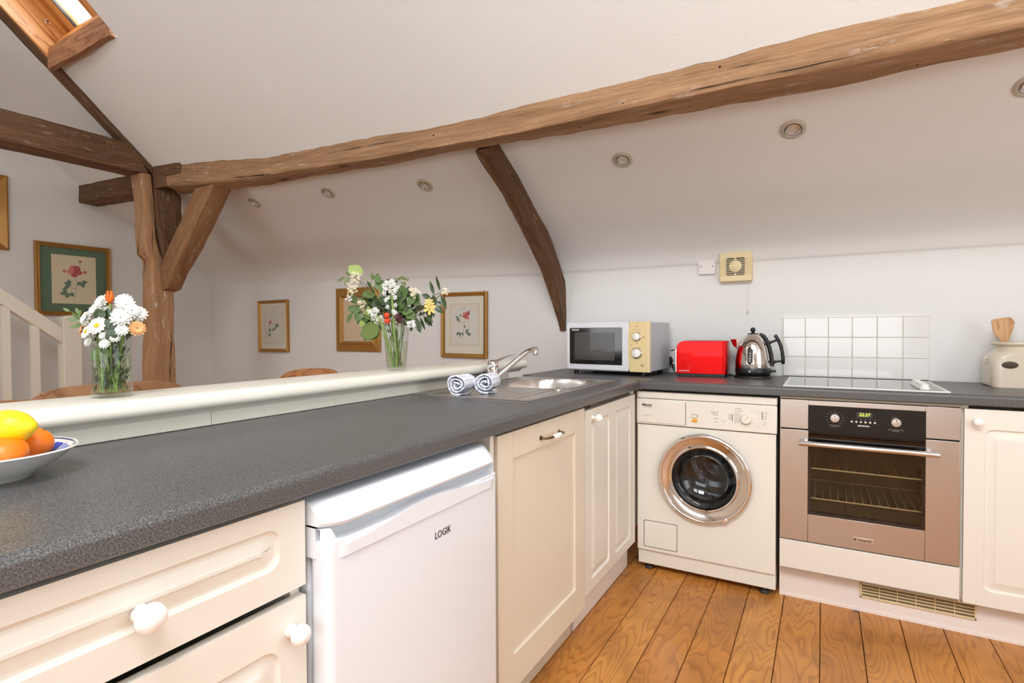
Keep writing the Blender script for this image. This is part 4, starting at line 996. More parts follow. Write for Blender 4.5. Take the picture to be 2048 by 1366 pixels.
b.add(vs, [(j*5+i, j*5+i+1, (j+1)*5+i+1, (j+1)*5+i) for j in range(8) for i in range(4)]); gg = b.build('water_gauge', M['dark_grey'], kt, solid=.002, smooth=True)
gl_ = []
for k in range(25):
    a = 2*PI*k/24; z = .110+.031*(1 if math.sin(a) > 0 else -1)+.0135*math.sin(a); x = -.008+.0135*math.cos(a); gl_.append((x, -math.sqrt(kr(z)**2-x*x)-.001, z))
MB().tube(gl_, .0022, 8, cap=False).build('gauge_surround', M['satin'], gg, smooth=True)
for k, t_ in enumerate(('1.5', '1.2', '0.8', '0.5')):
    z = .122-.0125*k; text(t_, .0085, M['ink_white'], gg, (-.008, -kr(z)-.0032, z), bold=.0003)
text('D', .010, M['ink_white'], kt, (-.009, -.0826, .034), bold=.0008)
# cords and plug
cd1 = MB().tube([(.345, .475, .914), (.33, .49, .9135), (.31, .51, .914), (.29, .545, .914), (.24, .565, .914)], .0033, 8).build('power_cord', M['black'], smooth=True); tag(cd1, 'short black cord on the worktop between toaster and kettle', 'cord')
cd2 = thing('power_cord', 'black cord looping up to the wall socket between microwave and toaster', 'cord', (.05, .56, WT))
MB().tube([(.055, -.10, .012), (.03, -.06, .006), (-.005, -.01, .0045), (-.028, .010, .018), (-.034, .014, .035), (-.036, .012, .05)], .0033, 8).build('cable', M['black'], cd2, smooth=True)
MB().tube([(.10, -.08, .028), (.04, -.03, .024), (-.01, .0, .022), (-.03, .010, .03), (-.036, .012, .048)], .0028, 8).build('cable', M['black'], cd2, smooth=True)
MB().box(-.014, -.009, 0, .014, .009, .045, T(-.036, .014, .045) @ RY(-.4)).build('plug', M['black'], cd2, bevel=.004)
# wall socket
so = thing('wall_socket', 'white wall socket half hidden behind the microwave', 'socket', (-.062, .5945, 1.075))
MB().box(-.043, -.009, 0, .050, 0, .086).build('plate', M['switch'], so, bevel=.003)
MB().box(-.002, -.0115, .046, .013, -.008, .064).build('rocker', M['switch'], so, bevel=.002)
for x, z in ((.028, .050), (.022, .034), (.034, .034)): MB().box(x-.002, -.0096, z-.004, x+.002, -.0088, z+.004).build('pin_hole', M['black'], so)
# fused switch plate and extractor fan
sw = thing('switch_plate', 'plain white square switch plate on the wall left of the fan', 'switch', (.155, .584, 1.452))
MB().box(0, -.009, 0, .087, .0105, .086).build('plate', M['switch'], sw, bevel=.003)
for x in (.012, .075): MB().lathe([(.0032, 0), (.0032, .0012), (0, .0008)], 12, T(x, -.0088, .043) @ FRONT).build('screw', M['dark_grey'], sw)
MB().box(.034, -.0105, .034, .053, -.0085, .052).build('fuse_holder', M['switch'], sw, bevel=.001)
fn = thing('extractor_fan', 'yellowed plastic extractor fan with louvred square grille on the back wall', 'fan', (.268, .582, 1.405))
MB().box(0, -.028, 0, .160, .0125, .155).build('housing', M['cream_plastic'], fn, bevel=.004)
MB().prism(rloop(.034, .032, .126, .124, .008, 4), -.0292, -.027, 'y').build('grille_opening', M['black'], fn)
b = MB()
for k in range(10):
    z = .036+.0092*k
    b.box(.004, -.0315, z-.0008, .034, -.0285, z+.0020).box(.126, -.0315, z-.0008, .156, -.0285, z+.0020)
o = b.build('side_louvres', M['cream_plastic'], fn); o['kind'] = 'stuff'
for k in range(9): MB().box(.034, -.0318, .0365+.0096*k, .126, -.0298, .0400+.0096*k).build('louvre', M['cream_plastic'], fn)
MB().lathe([(.031, 0), (.031, .004), (.029, .0055), (0, .006)], 32, T(.080, -.0292, .080) @ FRONT).build('centre_disc', M['cream_plastic'], fn, smooth=True)
for z in (.032, .116): MB().box(.076, -.0325, z, .084, -.0292, z+.010).build('bridge', M['cream_plastic'], fn)
MB().tube([(.140, -.014, 0), (.1405, -.014, -.06), (.139, -.014, -.10), (.137, -.014, -.155)], .0008, 6).build('pull_cord', M['cream_plastic'], fn)
MB().lathe([(.0015, .012), (.004, .008), (.005, .002), (.0035, -.001), (0, -.002)], 14, T(.137, -.014, -.167)).build('cord_toggle', M['spot_rim'], fn, smooth=True)
# --- utensil crock
ck = thing('utensil_crock', 'beige stoneware crock with a brown oval badge, at the right picture edge', 'crock', (1.455, .455, WT))
b = MB(); rows_ = []; 
for z, hx, r in ((0, .104, .03), (.004, .109, .035), (.09, .110, .038), (.118, .108, .042), (.136, .095, .055), (.148, .084, .07), (.156, .078, .0775), (.166, .0785, .078), (.170, .088, .0875), (.175, .093, .0925), (.181, .093, .0925), (.184, .088, .0875), (.184, .080, .0795), (.16, .072, .0715), (.12, .09, .05), (.02, .095, .03), (.012, .05, .02)):
    rows_.append([(x, y, z) for x, y in rloop(-hx, -min(hx, .095) if z < .13 else -hx, hx, min(hx, .095) if z < .13 else hx, r*.99, 8)])
N = len(rows_[0]); b.add(sum(rows_, []), [(i*N+k, i*N+(k+1) % N, (i+1)*N+(k+1) % N, (i+1)*N+k) for i in range(len(rows_)-1) for k in range(N)]+[tuple(range(N)), tuple((len(rows_)-1)*N+k for k in range(N))])
b.build('jar', M['crock'], ck, smooth=True)
MB().lathe([(.0255, 0), (.0255, .0025), (.023, .003), (0, .003)], 32, T(-.052, -.0955, .092) @ Matrix.Diagonal((1, 1, .55, 1)) @ FRONT).build('badge', M['crock_badge'], ck, smooth=True)
MB().tube([(-.107, -.02, .095), (-.117, -.02, .098), (-.119, -.02, .110), (-.108, -.02, .118)], .005, 8).build('lug', M['crock'], ck, smooth=True)
sp1 = MB(); sp1.prism([(-.034, .150), (-.037, .200), (-.030, .206), (.020, .212), (.030, .206), (.038, .190), (.030, .160), (.010, .11), (.006, -.0), (-.008, 0), (-.010, .11)], -.004, .004, 'y')
o = sp1.build('wooden_spatula', M['spatula'], bevel=.002); tag(o, 'flat wooden spatula standing in the crock', 'spatula'); o.location = (1.418, .455, .985); o.rotation_euler = (math.radians(-6), math.radians(-4), 0)
sp2 = MB(); sp2.tube([(0, 0, 0), (.01, 0, .13)], .006, 10)
def spoon(u, v):
    a = 2*PI*u; r = v; return (.014+.030*r*math.cos(a), .008*(r*r-1)+.0, .165+.042*r*math.sin(a))
sp2.grid(spoon, 24, 5); o = sp2.build('wooden_spoon', M['spatula'], smooth=True, solid=.004); tag(o, 'round wooden spoon leaning right in the crock', 'spoon'); o.location = (1.462, .44, .985); o.rotation_euler = (math.radians(-4), math.radians(14), 0)
# --- rolled tea towels
def towel(name, label, x, y, rz, seed, turns=2.8, r0=.041, ln=.10):
    b = MB(); N = 90; Wn = 10; vs = []; uvs = []; rng = random.Random(seed)
    for i in range(N+1):
        t = i/N; a = turns*2*PI*t; r = .006+(r0-.006)*t+.0012*math.sin(a*3+seed)
        for j in range(Wn+1):
            v = j/Wn; rr = r*(1+.03*math.sin(v*5+a))
            vs.append((rr*math.cos(a), -ln/2+ln*v+.006*(1-t)*(.5-v)*0+.002*math.sin(a*2+seed), .93*rr*math.sin(a)+.039+.003*noise.noise((rr*60, v*4, seed)))); uvs.append((t*turns*.16+.0066, .0066+v*ln*.97))
    fs = [(i*(Wn+1)+j, i*(Wn+1)+j+1, (i+1)*(Wn+1)+j+1, (i+1)*(Wn+1)+j) for i in range(N) for j in range(Wn)]
    me = bpy.data.meshes.new(name); me.from_pydata(vs, [], fs); uvl = me.uv_layers.new(name='UVMap')
    for l in me.loops: uvl.data[l.index].uv = uvs[l.vertex_index]
    me.polygons.foreach_set('use_smooth', [True]*len(fs)); me.materials.append(M['cloth'])
    o = bpy.data.objects.new(name, me); COL.objects.link(o); o.location = (x, y, .914); o.rotation_euler = (0, 0, rz)
    md = o.modifiers.new('thick', 'SOLIDIFY'); md.thickness = .0042; md.offset = 0
    tx = bpy.data.textures.new('crumple', 'CLOUDS'); tx.noise_scale = .016
    md = o.modifiers.new('crumple', 'DISPLACE'); md.texture = tx; md.strength = .009; md.mid_level = .5
    return tag(o, label, 'towel', 'rolled checked tea towels')
towel('rolled_tea_towel', 'left of the two rolled blue-checked tea towels on the drainer', -.408, -.872, math.radians(8), 1)
towel('rolled_tea_towel', 'right rolled blue-checked tea towel, next to the tap', -.350, -.782, math.radians(12), 4)

# --- fruit bowl
fb = thing('fruit_bowl', 'shallow white china bowl with blue painted rim, holding fruit', 'bowl', (-.424, -2.187, WT))
R0 = .118
MB().lathe([(.0, .004), (.046, .003), (.056, 0), (.059, .003), (.066, .008), (.092, .024), (R0-.004, .0425), (R0, .0455), (R0-.002, .0475), (R0-.009, .044), (.086, .026), (.066, .014), (.04, .009), (0, .008)], 96, cap=False).build('china_body', M['bowl'], fb, smooth=True)
MB().lathe([(R0-.0052, .0470), (R0-.0078, .0462)], 96, cap=False).build('rim_line', M['navy'], fb)
b = MB()
for k in range(24):
    a0 = 2*PI*k/24
    def f(u, v, a0=a0):
        a = a0+2*PI/24*(.08+.84*u); r = lerp_tab([(0, .074), (1, R0-.014)], v+0*(u)) - .007*math.sin(u*PI)*(1-v); z = lerp_tab([(.066, .014), (.086, .026), (R0-.009, .044)], r)+.0008; return (r*math.cos(a), r*math.sin(a), z)
    b.grid(f, 5, 4)
o = b.build('blue_band', M['cobalt'], fb, smooth=True)
def citrus(name, m, label, cat, loc, r, sc=(1, 1, .86), tip=0, rot=(0, 0, 0), seed=0):
    b = MB(); n1, n2 = 40, 24; vs = []; 
    for j in range(n2+1):
        ph = PI*j/n2
        for i in range(n1):
            th = 2*PI*i/n1; d = Vector((math.sin(ph)*math.cos(th), math.sin(ph)*math.sin(th), -math.cos(ph)))
            rr = r*(1+.025*noise.noise(d*2.2+Vector((seed, 0, 0)))+.008*noise.noise(d*9+Vector((seed, 0, 0))))
            if tip:
                e = abs(d.z)**10; rr *= 1+tip*e
                if d.z > .93: rr *= 1+.05
            else: rr *= 1-.06*max(0, (abs(d.z)-.9)/.1)
            vs.append((d.x*rr*sc[0], d.y*rr*sc[1], d.z*rr*sc[2]))
    fs = [(j*n1+i, j*n1+(i+1) % n1, (j+1)*n1+(i+1) % n1, (j+1)*n1+i) for j in range(n2) for i in range(n1)]
    b.add(vs, fs); o = b.build(name, m, smooth=True); o.location = loc; o.rotation_euler = rot; tag(o, label, cat)
    top = r*sc[2]*(1+(tip*1.05 if tip else -.055))
    MB().lathe([(.0035, -.001), (.0028, .0012), (.001, .0006), (0, .0004)], 8, T(0, 0, top)).build('stalk_scar', M['stem_dark'], o)
    return o
citrus('clementine', M['orange'], 'bright clementine in front under the lemon', 'fruit', (-.372, -2.186, WT+.043), .034, (1.08, 1.08, .86), rot=(.5, .1, 0), seed=2)
citrus('clementine', M['orange'], 'clementine with green stalk scar beside the blue bowl rim', 'fruit', (-.428, -2.125, WT+.049), .0275, (1.05, 1.05, .95), rot=(-.5, .35, .2), seed=5)
citrus('lemon', M['lemon'], 'big yellow lemon lying on top of the clementines', 'fruit', (-.392, -2.170, WT+.084), .029, (1, 1, 1.32), tip=.10, rot=(0, math.radians(88), math.radians(32)), seed=9)
citrus('lime', M['lime_leaf'], 'dark green fruit peeping out behind the lemon', 'fruit', (-.470, -2.205, WT+.052), .030, (1, 1, 1.2), rot=(.3, 0, 0), seed=12)

# ================================================================ PICTURES
def leafshape(b, x, z, ln, wd, ang, y):
    c_, s_ = math.cos(ang), math.sin(ang); pts = []
    for k in range(7):
        t = k/6; w = wd*math.sin(PI*min(1, t**.8)); pts.append((t*ln, w))
    pts += [(t*ln, -wd*math.sin(PI*min(1, t**.8))) for t in (5/6, 4/6, 3/6, 2/6, 1/6)]
    b.add([(x+p*c_-q*s_, y, z+p*s_+q*c_) for p, q in pts], [tuple(range(len(pts)))])
def flower_print(par, w, h, y, kind=0):
    s = h
    def X(u): return (u-.5)*w
    def Z(v): return v*h
    b = MB(); 
    def stem(pts, r=.0035): b.tube([(X(u), y-.0002, Z(v)) for u, v in pts], r*s, 5, flat=.3)
    if kind == 0:
        stem([(.47, .05), (.53, .22), (.55, .42), (.50, .62)]); stem([(.54, .30), (.42, .33), (.36, .40)]); stem([(.55, .40), (.66, .45)]); stem([(.54, .33), (.30, .22)]); stem([(.53, .55), (.64, .88)], .003)
        lv = [(.42, .37, .20, .05, 2.6), (.40, .40, .16, .05, 1.9), (.38, .36, .17, .045, 3.6), (.66, .45, .16, .05, .2), (.66, .45, .17, .05, -1.2), (.64, .47, .15, .045, -2.2), (.34, .22, .2, .05, 3.3), (.36, .22, .17, .055, 4.3), (.40, .23, .15, .05, 5.4), (.32, .24, .14, .045, 2.3)]
        fl = [(.50, .68, .20), (.40, .66, .11), (.60, .66, .12), (.50, .60, .12), (.28, .67, .07), (.74, .67, .065), (.64, .89, .055), (.47, .75, .12), (.56, .74, .12)]
    elif kind == 1:
        stem([(.42, .06), (.46, .25), (.48, .5), (.54, .66)]); stem([(.46, .27), (.30, .22)]); stem([(.46, .27), (.68, .26)]); stem([(.46, .56), (.28, .68)])
        lv = [(.30, .68, .20, .035, 2.7), (.30, .68, .17, .035, 3.6), (.32, .66, .16, .03, 4.3), (.36, .72, .12, .03, 1.6), (.32, .30, .22, .04, 3.7), (.36, .30, .2, .04, 4.4), (.42, .30, .15, .035, 5.1), (.56, .28, .2, .045, .9), (.62, .30, .2, .045, -.8), (.60, .28, .22, .045, -.3), (.50, .50, .14, .03, -1.2), (.38, .92, .09, .015, 1.3), (.48, .93, .08, .015, 1.1)]
        fl = [(.58, .78, .16), (.52, .80, .12), (.64, .80, .12), (.58, .72, .13), (.66, .68, .09), (.70, .86, .07), (.50, .74, .10)]
    else:
        stem([(.28, .12), (.40, .34), (.52, .56), (.50, .80), (.56, .92)]); stem([(.30, .62), (.38, .74), (.50, .72)], .003)
        lv = [(.22, .28, .22, .05, 1.2), (.28, .24, .18, .05, 4.0), (.40, .34, .18, .045, .2), (.52, .36, .18, .04, .5), (.60, .42, .2, .055, .6), (.66, .46, .17, .05, 1.1), (.68, .48, .18, .05, 0), (.50, .92, .08, .02, 2)]
        fl = [(.27, .58, .09), (.33, .63, .075), (.24, .50, .06), (.36, .56, .05)]
    b.build('drawn_stem', M['print_stem'], par)
    for k, (u, v, ln, wd, a) in enumerate(lv):
        q = MB(); leafshape(q, X(u), Z(v), ln*w*.9, wd*w*1.05, a, y-.0006-.00004*k); q.build('drawn_leaf', M['print_leaf'], par)
    rng = random.Random(kind+3)
    for k, (u, v, r) in enumerate(fl):
        q = MB(); N = 22; yy = y-.0010-.00006*k
        q.add([(X(u)+r*w*.62*math.cos(2*PI*i/N)*(1+.14*math.sin(5*i+k)), yy, Z(v)+r*w*.55*math.sin(2*PI*i/N)*(1+.12*math.sin(4*i+k*2))) for i in range(N)], [tuple(range(N))])
        q.build('drawn_petals', M[['rose', 'rose2', 'rose3'][k % 3]], par)
        for ringk in range(2 if r > .09 else 1):
            q = MB(); rr = r*(.36-.15*ringk)
            q.add([(X(u)+rr*w*math.cos(2*PI*i/12), yy-.00003*(ringk+1), Z(v)+rr*w*.8*math.sin(2*PI*i/12)) for i in range(12)], [tuple(range(12))])
            q.build('drawn_petals', M[['rose3', 'rose', 'rose2'][(k+ringk) % 3]], par)
def frame_ring(b, w, h, secs):
    """secs: list of (inset, y) profile from outer edge to inner"""
    Ls = [[(ins, y, ins), (w-ins, y, ins), (w-ins, y, h-ins), (ins, y, h-ins)] for ins, y in secs]
    vs = sum(Ls, []); fs = [(4*i+k, 4*i+(k+1) % 4, 4*(i+1)+(k+1) % 4, 4*(i+1)+k) for i in range(len(Ls)-1) for k in range(4)]
    b.add(vs, fs)
def picture(label, loc, rz, w, h, mount, paper, inner, kind, secs, cat='picture', beads=False, lines=False, tilt=0, gold='gold'):
    t = thing('framed_print', label, cat, loc, rz); t.rotation_euler = (0, tilt, rz)
    b = MB(); frame_ring(b, w, h, secs); fr_ = b.build('frame', M[gold], t)
    b = MB(); ii = secs[-1][0]; frame_ring(b, w, h, [(ii-.007, secs[-1][1]-.0015), (ii-.002, secs[-1][1]-.003), (ii+.001, secs[-1][1]+.004)]); b.build('frame_slip', M['gold_bright'], fr_)
    if beads:
        b = MB(); n = int(h/.0085)
        for k in range(n): b.box(w-ii+.002, -.021, .015+k*.0085, w-ii+.0075, -.0165, .0195+k*.0085); b.box(ii-.0075, -.021, .015+k*.0085, ii-.002, -.0165, .0195+k*.0085)
        o = b.build('frame_beading', M['gold_dark'], fr_); o['kind'] = 'stuff'
    MB().box(ii-.004, -.008, ii-.004, w-ii+.004, -.006, h-ii+.004).build('mount', M[mount], t)
    mx, mz0, mz1 = inner
    MB().box(mx, -.0088, mz0, w-mx, -.0078, h-mz1).build('paper', M[paper], t)
    if lines:
        for e, mm in ((.012, 'pink_line'), (.020, 'print_stem')):
            b = MB(); q = .0012 if mm == 'print_stem' else .005
            x0, x1, a0, a1 = mx-e, w-mx+e, mz0-e, h-mz1+e
            b.box(x0, -.0084, a0, x1, -.0080, a0+q).box(x0, -.0084, a1-q, x1, -.0080, a1).box(x0, -.0084, a0, x0+q, -.0080, a1).box(x1-q, -.0084, a0, x1, -.0080, a1)
            b.build('wash_line', M[mm], t)
    if kind is not None:
        hold = bpy.data.objects.new('drawing', bpy.data.meshes.new('drawing')); COL.objects.link(hold); hold.parent = t
        pw, ph = w-2*mx, h-mz0-mz1
        MB_ = MB().box(-pw/2+.002, -.0091, .002, pw/2-.002, -.0089, ph-.002)
        me = bpy.data.meshes.new('drawing'); me.from_pydata(MB_.v, [], MB_.f); me.materials.append(M[paper]); hold.data = me
        hold.location = (w/2, 0, mz0); flower_print(hold, pw, ph, -.0093, kind)
    MB().box(ii-.002, -.0115, ii-.002, w-ii+.002, -.0112, h-ii+.002)
    return t
THICK = [(0, 0), (0, -.022), (.008, -.030), (.014, -.028), (.020, -.020), (.026, -.024), (.031, -.023), (.034, -.010)]
MED = [(0, 0), (0, -.024), (.006, -.028), (.012, -.026), (.020, -.018), (.024, -.017), (.028, -.010)]
WALLY = YB-.001
picture('gilt framed rose drawing on green mount beside the staircase', (XL+.001, -.765, 1.285), PI/2, .505, .565, 'mount_green', 'paper', (.105, .095, .088), 0, THICK)
picture('gilt frame cut by the left picture edge, high on the gable wall', (XL+.001, -1.36, 1.755), PI/2, .45, .54, 'mount_cream', 'paper', (.09, .09, .09), 2, [(0, 0), (0, -.02), (.01, -.026), (.06, -.012), (.064, -.008)])
picture('small gilt framed print hung leftmost on the back wall', (-3.667, WALLY, .972), 0, .40, .457, 'mount_cream', 'paper_grey', (.09, .095, .075), 2, MED, lines=True, tilt=math.radians(-.3))
picture('wide-framed golden brown print behind the tall flower vase', (-2.677, WALLY, .992), 0, .475, .505, 'paper_tan', 'paper_tan', (.10, .10, .10), None, [(0, 0), (0, -.014), (.006, -.020), (.012, -.020), (.05, -.026), (.064, -.034), (.070, -.030), (.080, -.012)])
picture('gilt framed pink rose print with roped edge, nearest to the sink', (-1.612, WALLY, .966), 0, .385, .455, 'mount_cream', 'paper_grey', (.088, .10, .10), 1, MED, beads=True, lines=True, tilt=math.radians(.5))

# ================================================================ STAIR BALUSTRADE
sb = thing('stair_balustrade', 'white painted stair balustrade with round-topped newel post at the left', 'balustrade', (-3.9, -.73, 0))
def np_(): 
    pts = [(-.055, 0), (.055, 0), (.055, 1.245)]+[(.055*math.cos(math.radians(a)), 1.245+.03*math.sin(math.radians(a))) for a in range(10, 180, 10)]+[(-.055, 1.245)]
    return pts
MB().prism(np_(), -.10, 0, 'x').build('newel_post', M['stair_white'], sb, bevel=.004)
slp = (1.452-1.187)/(.33); 
def rail(y): return 1.187+slp*(-.79-y)
b = MB(); ya, yb = -.785, -1.9
b.prism([(ya+.73, rail(ya)-.108), (ya+.73, rail(ya)), (yb+.73, rail(yb)), (yb+.73, rail(yb)-.108)], -.075, -.004, 'x'); b.build('handrail', M['stair_white'], sb, bevel=.004)
b = MB(); b.prism([(ya+.73, .12), (ya+.73, .34), (yb+.73, .34+slp*1.115), (yb+.73, .12+slp*1.115)], -.07, -.02, 'x'); b.build('string_board', M['stair_white'], sb)
for y in (-.935, -1.089, -1.243, -1.397, -1.551, -1.705):
    zb, zt_ = .34+slp*(-.785-y)-.03, rail(y)-.10
    MB().box(-.058, y+.73-.021, zb, -.016, y+.73+.021, zt_).build('baluster', M['stair_white'], sb)
# ================================================================ CHAIRS
def chair(label, loc, rz, wid=.42, mt='chair', H=.965, hcr=.105):
    t = thing('dining_chair', label, 'chair', loc, rz, 'round-backed wooden dining chairs')
    # faces +y (sitter looks along -y ... back at y=0), crest bowed
    def crest(u, v, off):
        a = (u-.5)*2; x = a*wid/2; y = .085*a*a*1.0+off; e = (1-abs(a)**5)**.5 if abs(a) < 1 else 0
        zc = H-.5*hcr-.012*a*a; hh = hcr*.5*max(.03, e); return (x, y, zc+(v-.5)*2*hh)
    b = MB(); nu, nv = 36, 6
    f = [crest(i/nu, j/nv, 0) for j in range(nv+1) for i in range(nu+1)]; g = [crest(i/nu, j/nv, .024) for j in range(nv+1) for i in range(nu+1)]
    n = len(f); q = lambda i, j: j*(nu+1)+i; fs = []
    for j in range(nv):
        for i in range(nu): fs += [(q(i, j), q(i+1, j), q(i+1, j+1), q(i, j+1)), (n+q(i, j), n+q(i, j+1), n+q(i+1, j+1), n+q(i+1, j))]
    for i in range(nu): fs += [(q(i, 0), n+q(i, 0), n+q(i+1, 0), q(i+1, 0)), (q(i, nv), q(i+1, nv), n+q(i+1, nv), n+q(i, nv))]
    for j in range(nv): fs += [(q(0, j), q(0, j+1), n+q(0, j+1), n+q(0, j)), (q(nu, j), n+q(nu, j), n+q(nu, j+1), q(nu, j+1))]
    b.add(f+g, fs); b.build('crest_rail', M[mt], t, bevel=.006)
    b = MB(); b.prism([(x, y) for x, y in rloop(-.21, .06, .21, .46, .09, 6)], .43, .465, 'z'); b.build('seat', M[mt], t, bevel=.008)
    for s in (-1, 1): MB().tube([(s*.16, .09, .46), (s*wid*.40, .03+.05, H-hcr*.75)], [.014, .012], 10).build('back_post', M[mt], t, smooth=True)
    for k in range(4): MB().tube([(-.09+.06*k, .085, .46), (-.12+.08*k, .03, H-hcr*.8)], .007, 8).build('spindle', M[mt], t, smooth=True)
    for s in (-1, 1):
        for y, dy in ((.11, -.03), (.40, .03)): MB().tube([(s*.15, y, .435), (s*.175, y+dy*.5, .24), (s*.19, y+dy, 0)], [.016, .02, .012], 12).build('leg', M[mt], t, smooth=True)
        MB().tube([(s*.172, .10, .20), (s*.172, .41, .20)], .009, 8).build('stretcher', M[mt], t, smooth=True)
    MB().tube([(-.172, .25, .20), (.172, .25, .20)], .009, 8).build('stretcher', M[mt], t, smooth=True)
    return t
chair('wooden dining chair whose curved back shows behind the daisy vase', (-1.377, -1.566, 0), math.radians(78), .46, H=.972)
chair('wooden dining chair at the far left behind the lemon', (-1.10, -2.03, 0), math.radians(80), .44, H=.972)
chair('golden wooden dining chair seen alone in front of the far wall', (-1.742, -.407, 0), math.radians(205), .36, 'chair_side', H=.942, hcr=.15)

# ================================================================ FLOWERS
def leaf_into(b, p, d, ln, wd, face=None, curl=.15, n=6, tipr=1.0):
    d = Vector(d).normalized(); face = Vector(face) if face else Vector((-rt.y*0+fw.x*-1, -fw.y, .5)); face = face.normalized()
    side = d.cross(face)
    side = side.normalized() if side.length > 1e-4 else Vector((1, 0, 0)); nr = side.cross(d).normalized(); vs = []
    for i in range(n+1):
        t = i/n; w = wd*.5*math.sin(PI*min(1, (t*.97+.03))**tipr)
        c = Vector(p)+d*ln*t-nr*curl*ln*t*t
        vs += [c-side*w+nr*w*.25, c, c+side*w+nr*w*.25]
    b.add(vs, [(3*i+k, 3*i+k+1, 3*i+k+4, 3*i+k+3) for i in range(n) for k in (0, 1)])
def round_leaf(b, p, d, r, face, wob=.05):
    d = Vector(d).normalized(); face = Vector(face).normalized(); s_ = d.cross(face).normalized(); N = 18; nr = s_.cross(d)
    c = Vector(p)+d*r; vs = [c+nr*r*.12]+[c+(d*math.cos(2*PI*k/N)+s_*math.sin(2*PI*k/N))*r*(1+wob*math.sin(5*2*PI*k/N)+(.15 if k == 0 else 0)) for k in range(N)]
    b.add(vs, [(0, 1+k, 1+(k+1) % N) for k in range(N)])
def daisy_head(b, p, d, R, n=14, layers=1, wd=.34, cup=.15, seed=0):
    rng = random.Random(seed); Mx = aim(p, d, rng.random()*6)
    for l in range(layers):
        rr = R*(1-.17*l)
        for k in range(n):
            a = 2*PI*(k+.5*(l % 2))/n+rng.uniform(-.05, .05); c_, s_ = math.cos(a), math.sin(a); vs = []
            lift = cup+.28*l+rng.uniform(-.06, .06)
            for i, (t, w) in enumerate(((.12, .3), (.45, .85), (.8, 1.0), (1.0, .45))):
                for sgn in (-1, 0, 1):
                    x, y = rr*t, sgn*w*wd*R*.5; vs.append((x*c_-y*s_, x*s_+y*c_, rr*t*lift+(0 if sgn else -.03*R)-.12*R*t*t))
            b.add(vs, [(3*i+q, 3*i+q+1, 3*i+q+4, 3*i+q+3) for i in range(3) for q in (0, 1)], Mx)
def bez(p0, p1, bend, n=7):
    p0, p1 = Vector(p0), Vector(p1); mid = (p0+p1)/2+Vector(bend); return [p0*(1-t)**2+mid*2*t*(1-t)+p1*t*t for t in [i/n for i in range(n+1)]]
TOCAM = Vector((-fw.x, -fw.y, 0)).normalized(); RV = Vector((rt.x, rt.y, 0)).normalized(); UP = Vector((0, 0, 1))
def stemmed(name, label, cat, group, base, head, hd, sr=.0018, sm='stem', bend=(0, 0, 0)):
    t = thing(name, label, cat, tuple(base), 0, group); o = Vector(base)
    MB().tube(bez((0, 0, 0), Vector(head)-o, bend), sr, 7).build('stem', M[sm], t, smooth=True); return t, o

# ---------- low vase with daisies
V1 = Vector((-.663, -1.902, 1.001))
v1 = thing('glass_vase', 'clear straight glass vase of daisies standing nearest on the white ledge', 'vase', tuple(V1))
MB().lathe([(.0, .0), (.037, .0), (.0395, .003), (.0395, .138), (.0385, .1395), (.0375, .138), (.0370, .010), (.034, .007), (0, .007)], 48, cap=False).build('glass_body', M['glass'], v1, smooth=True)
MB().lathe([(0, .008), (.0362, .008), (.0366, .095), (0, .095)], 40, cap=False).build('water', M['water'], v1, smooth=True)
def B1(x, y, dp=0): return V1+RV*((x-540)*.000201)+UP*((1300-y)*.000201)-TOCAM*dp
rng = random.Random(5)
def base1(): a = rng.random()*2*PI; r = rng.uniform(.004, .024); return V1+Vector((r*math.cos(a), r*math.sin(a), .012))
def neck(base, head, V, rad, hz):   # keep the stem inside the rim: bend point
    b0 = Vector(base); h = Vector(head); return h
def flower1(name, label, cat, group, x, y, dp, R, mp, kind, d=None, seed=0):
    head = B1(x, y, dp); bs = base1(); t = thing(name, label, cat, tuple(bs), 0, group)
    rim = V1+Vector((0, 0, .14)); off = (head-rim); off.z = 0; k = min(1, .026/max(1e-6, off.length)); rp = rim+off*k
    dirv = (Vector(d) if d else (TOCAM*.8+UP*.35+RV*((x-540)/420))).normalized()
    pts = [bs, bs.lerp(rp, .55), rp, rp.lerp(head, .6)-dirv*.004, head-dirv*.003]
    MB().tube([p-bs for p in pts], .0016 if kind != 'tulip' else .0024, 7).build('stem', M['stem'], t, smooth=True)
    hp = head-bs
    if kind == 'daisy':
        b = MB(); daisy_head(b, hp, dirv, R, 15, 1, .38, .12, seed); b.build('petals', M[mp], t)
        MB().ball((0, 0, 0), R*.26, 12, aim(hp+dirv*R*.06, dirv), sc=(1, 1, .5)).build('flower_eye', M['eye'], t, smooth=True)
    elif kind == 'mum':
        b = MB(); daisy_head(b, hp, dirv, R, 13, 3, .30, .05, seed); b.build('petals', M[mp], t)
    elif kind == 'tulip':
        b = MB(); rr = R*.55
        for k in range(6):
            a = 2*PI*k/6; vs = []
            for i in range(6):
                t_ = i/5; rad = rr*(.35+1.0*math.sin(PI*min(.86, t_*.9+.05)))*(.72 if k % 2 else .80); 
                for q in (-1, 0, 1):
                    aa = a+q*.52*(1-.85*t_**3); vs.append((rad*math.cos(aa), rad*math.sin(aa), -R*.9+2*R*t_))
            b.add(vs, [(3*i+q, 3*i+q+1, 3*i+q+4, 3*i+q+3) for i in range(5) for q in (0, 1)], T(*hp))
        b.build('petals', M[mp], t, smooth=True, solid=.0008)
    return t
flower1('tulip', 'single orange tulip bud standing above the daisies', 'flower', None, 530, 170, 0, .0145, 'tulip', 'tulip', d=(0, 0, 1))
flower1('daisy', 'largest white daisy with a yellow eye, front of the low vase', 'flower', None, 500, 490, -.032, .0215, 'petal', 'daisy', seed=1)
flower1('daisy', 'smaller white daisy with a yellow eye at the lower left of the low vase', 'flower', None, 368, 555, -.030, .0165, 'petal', 'daisy', seed=2)
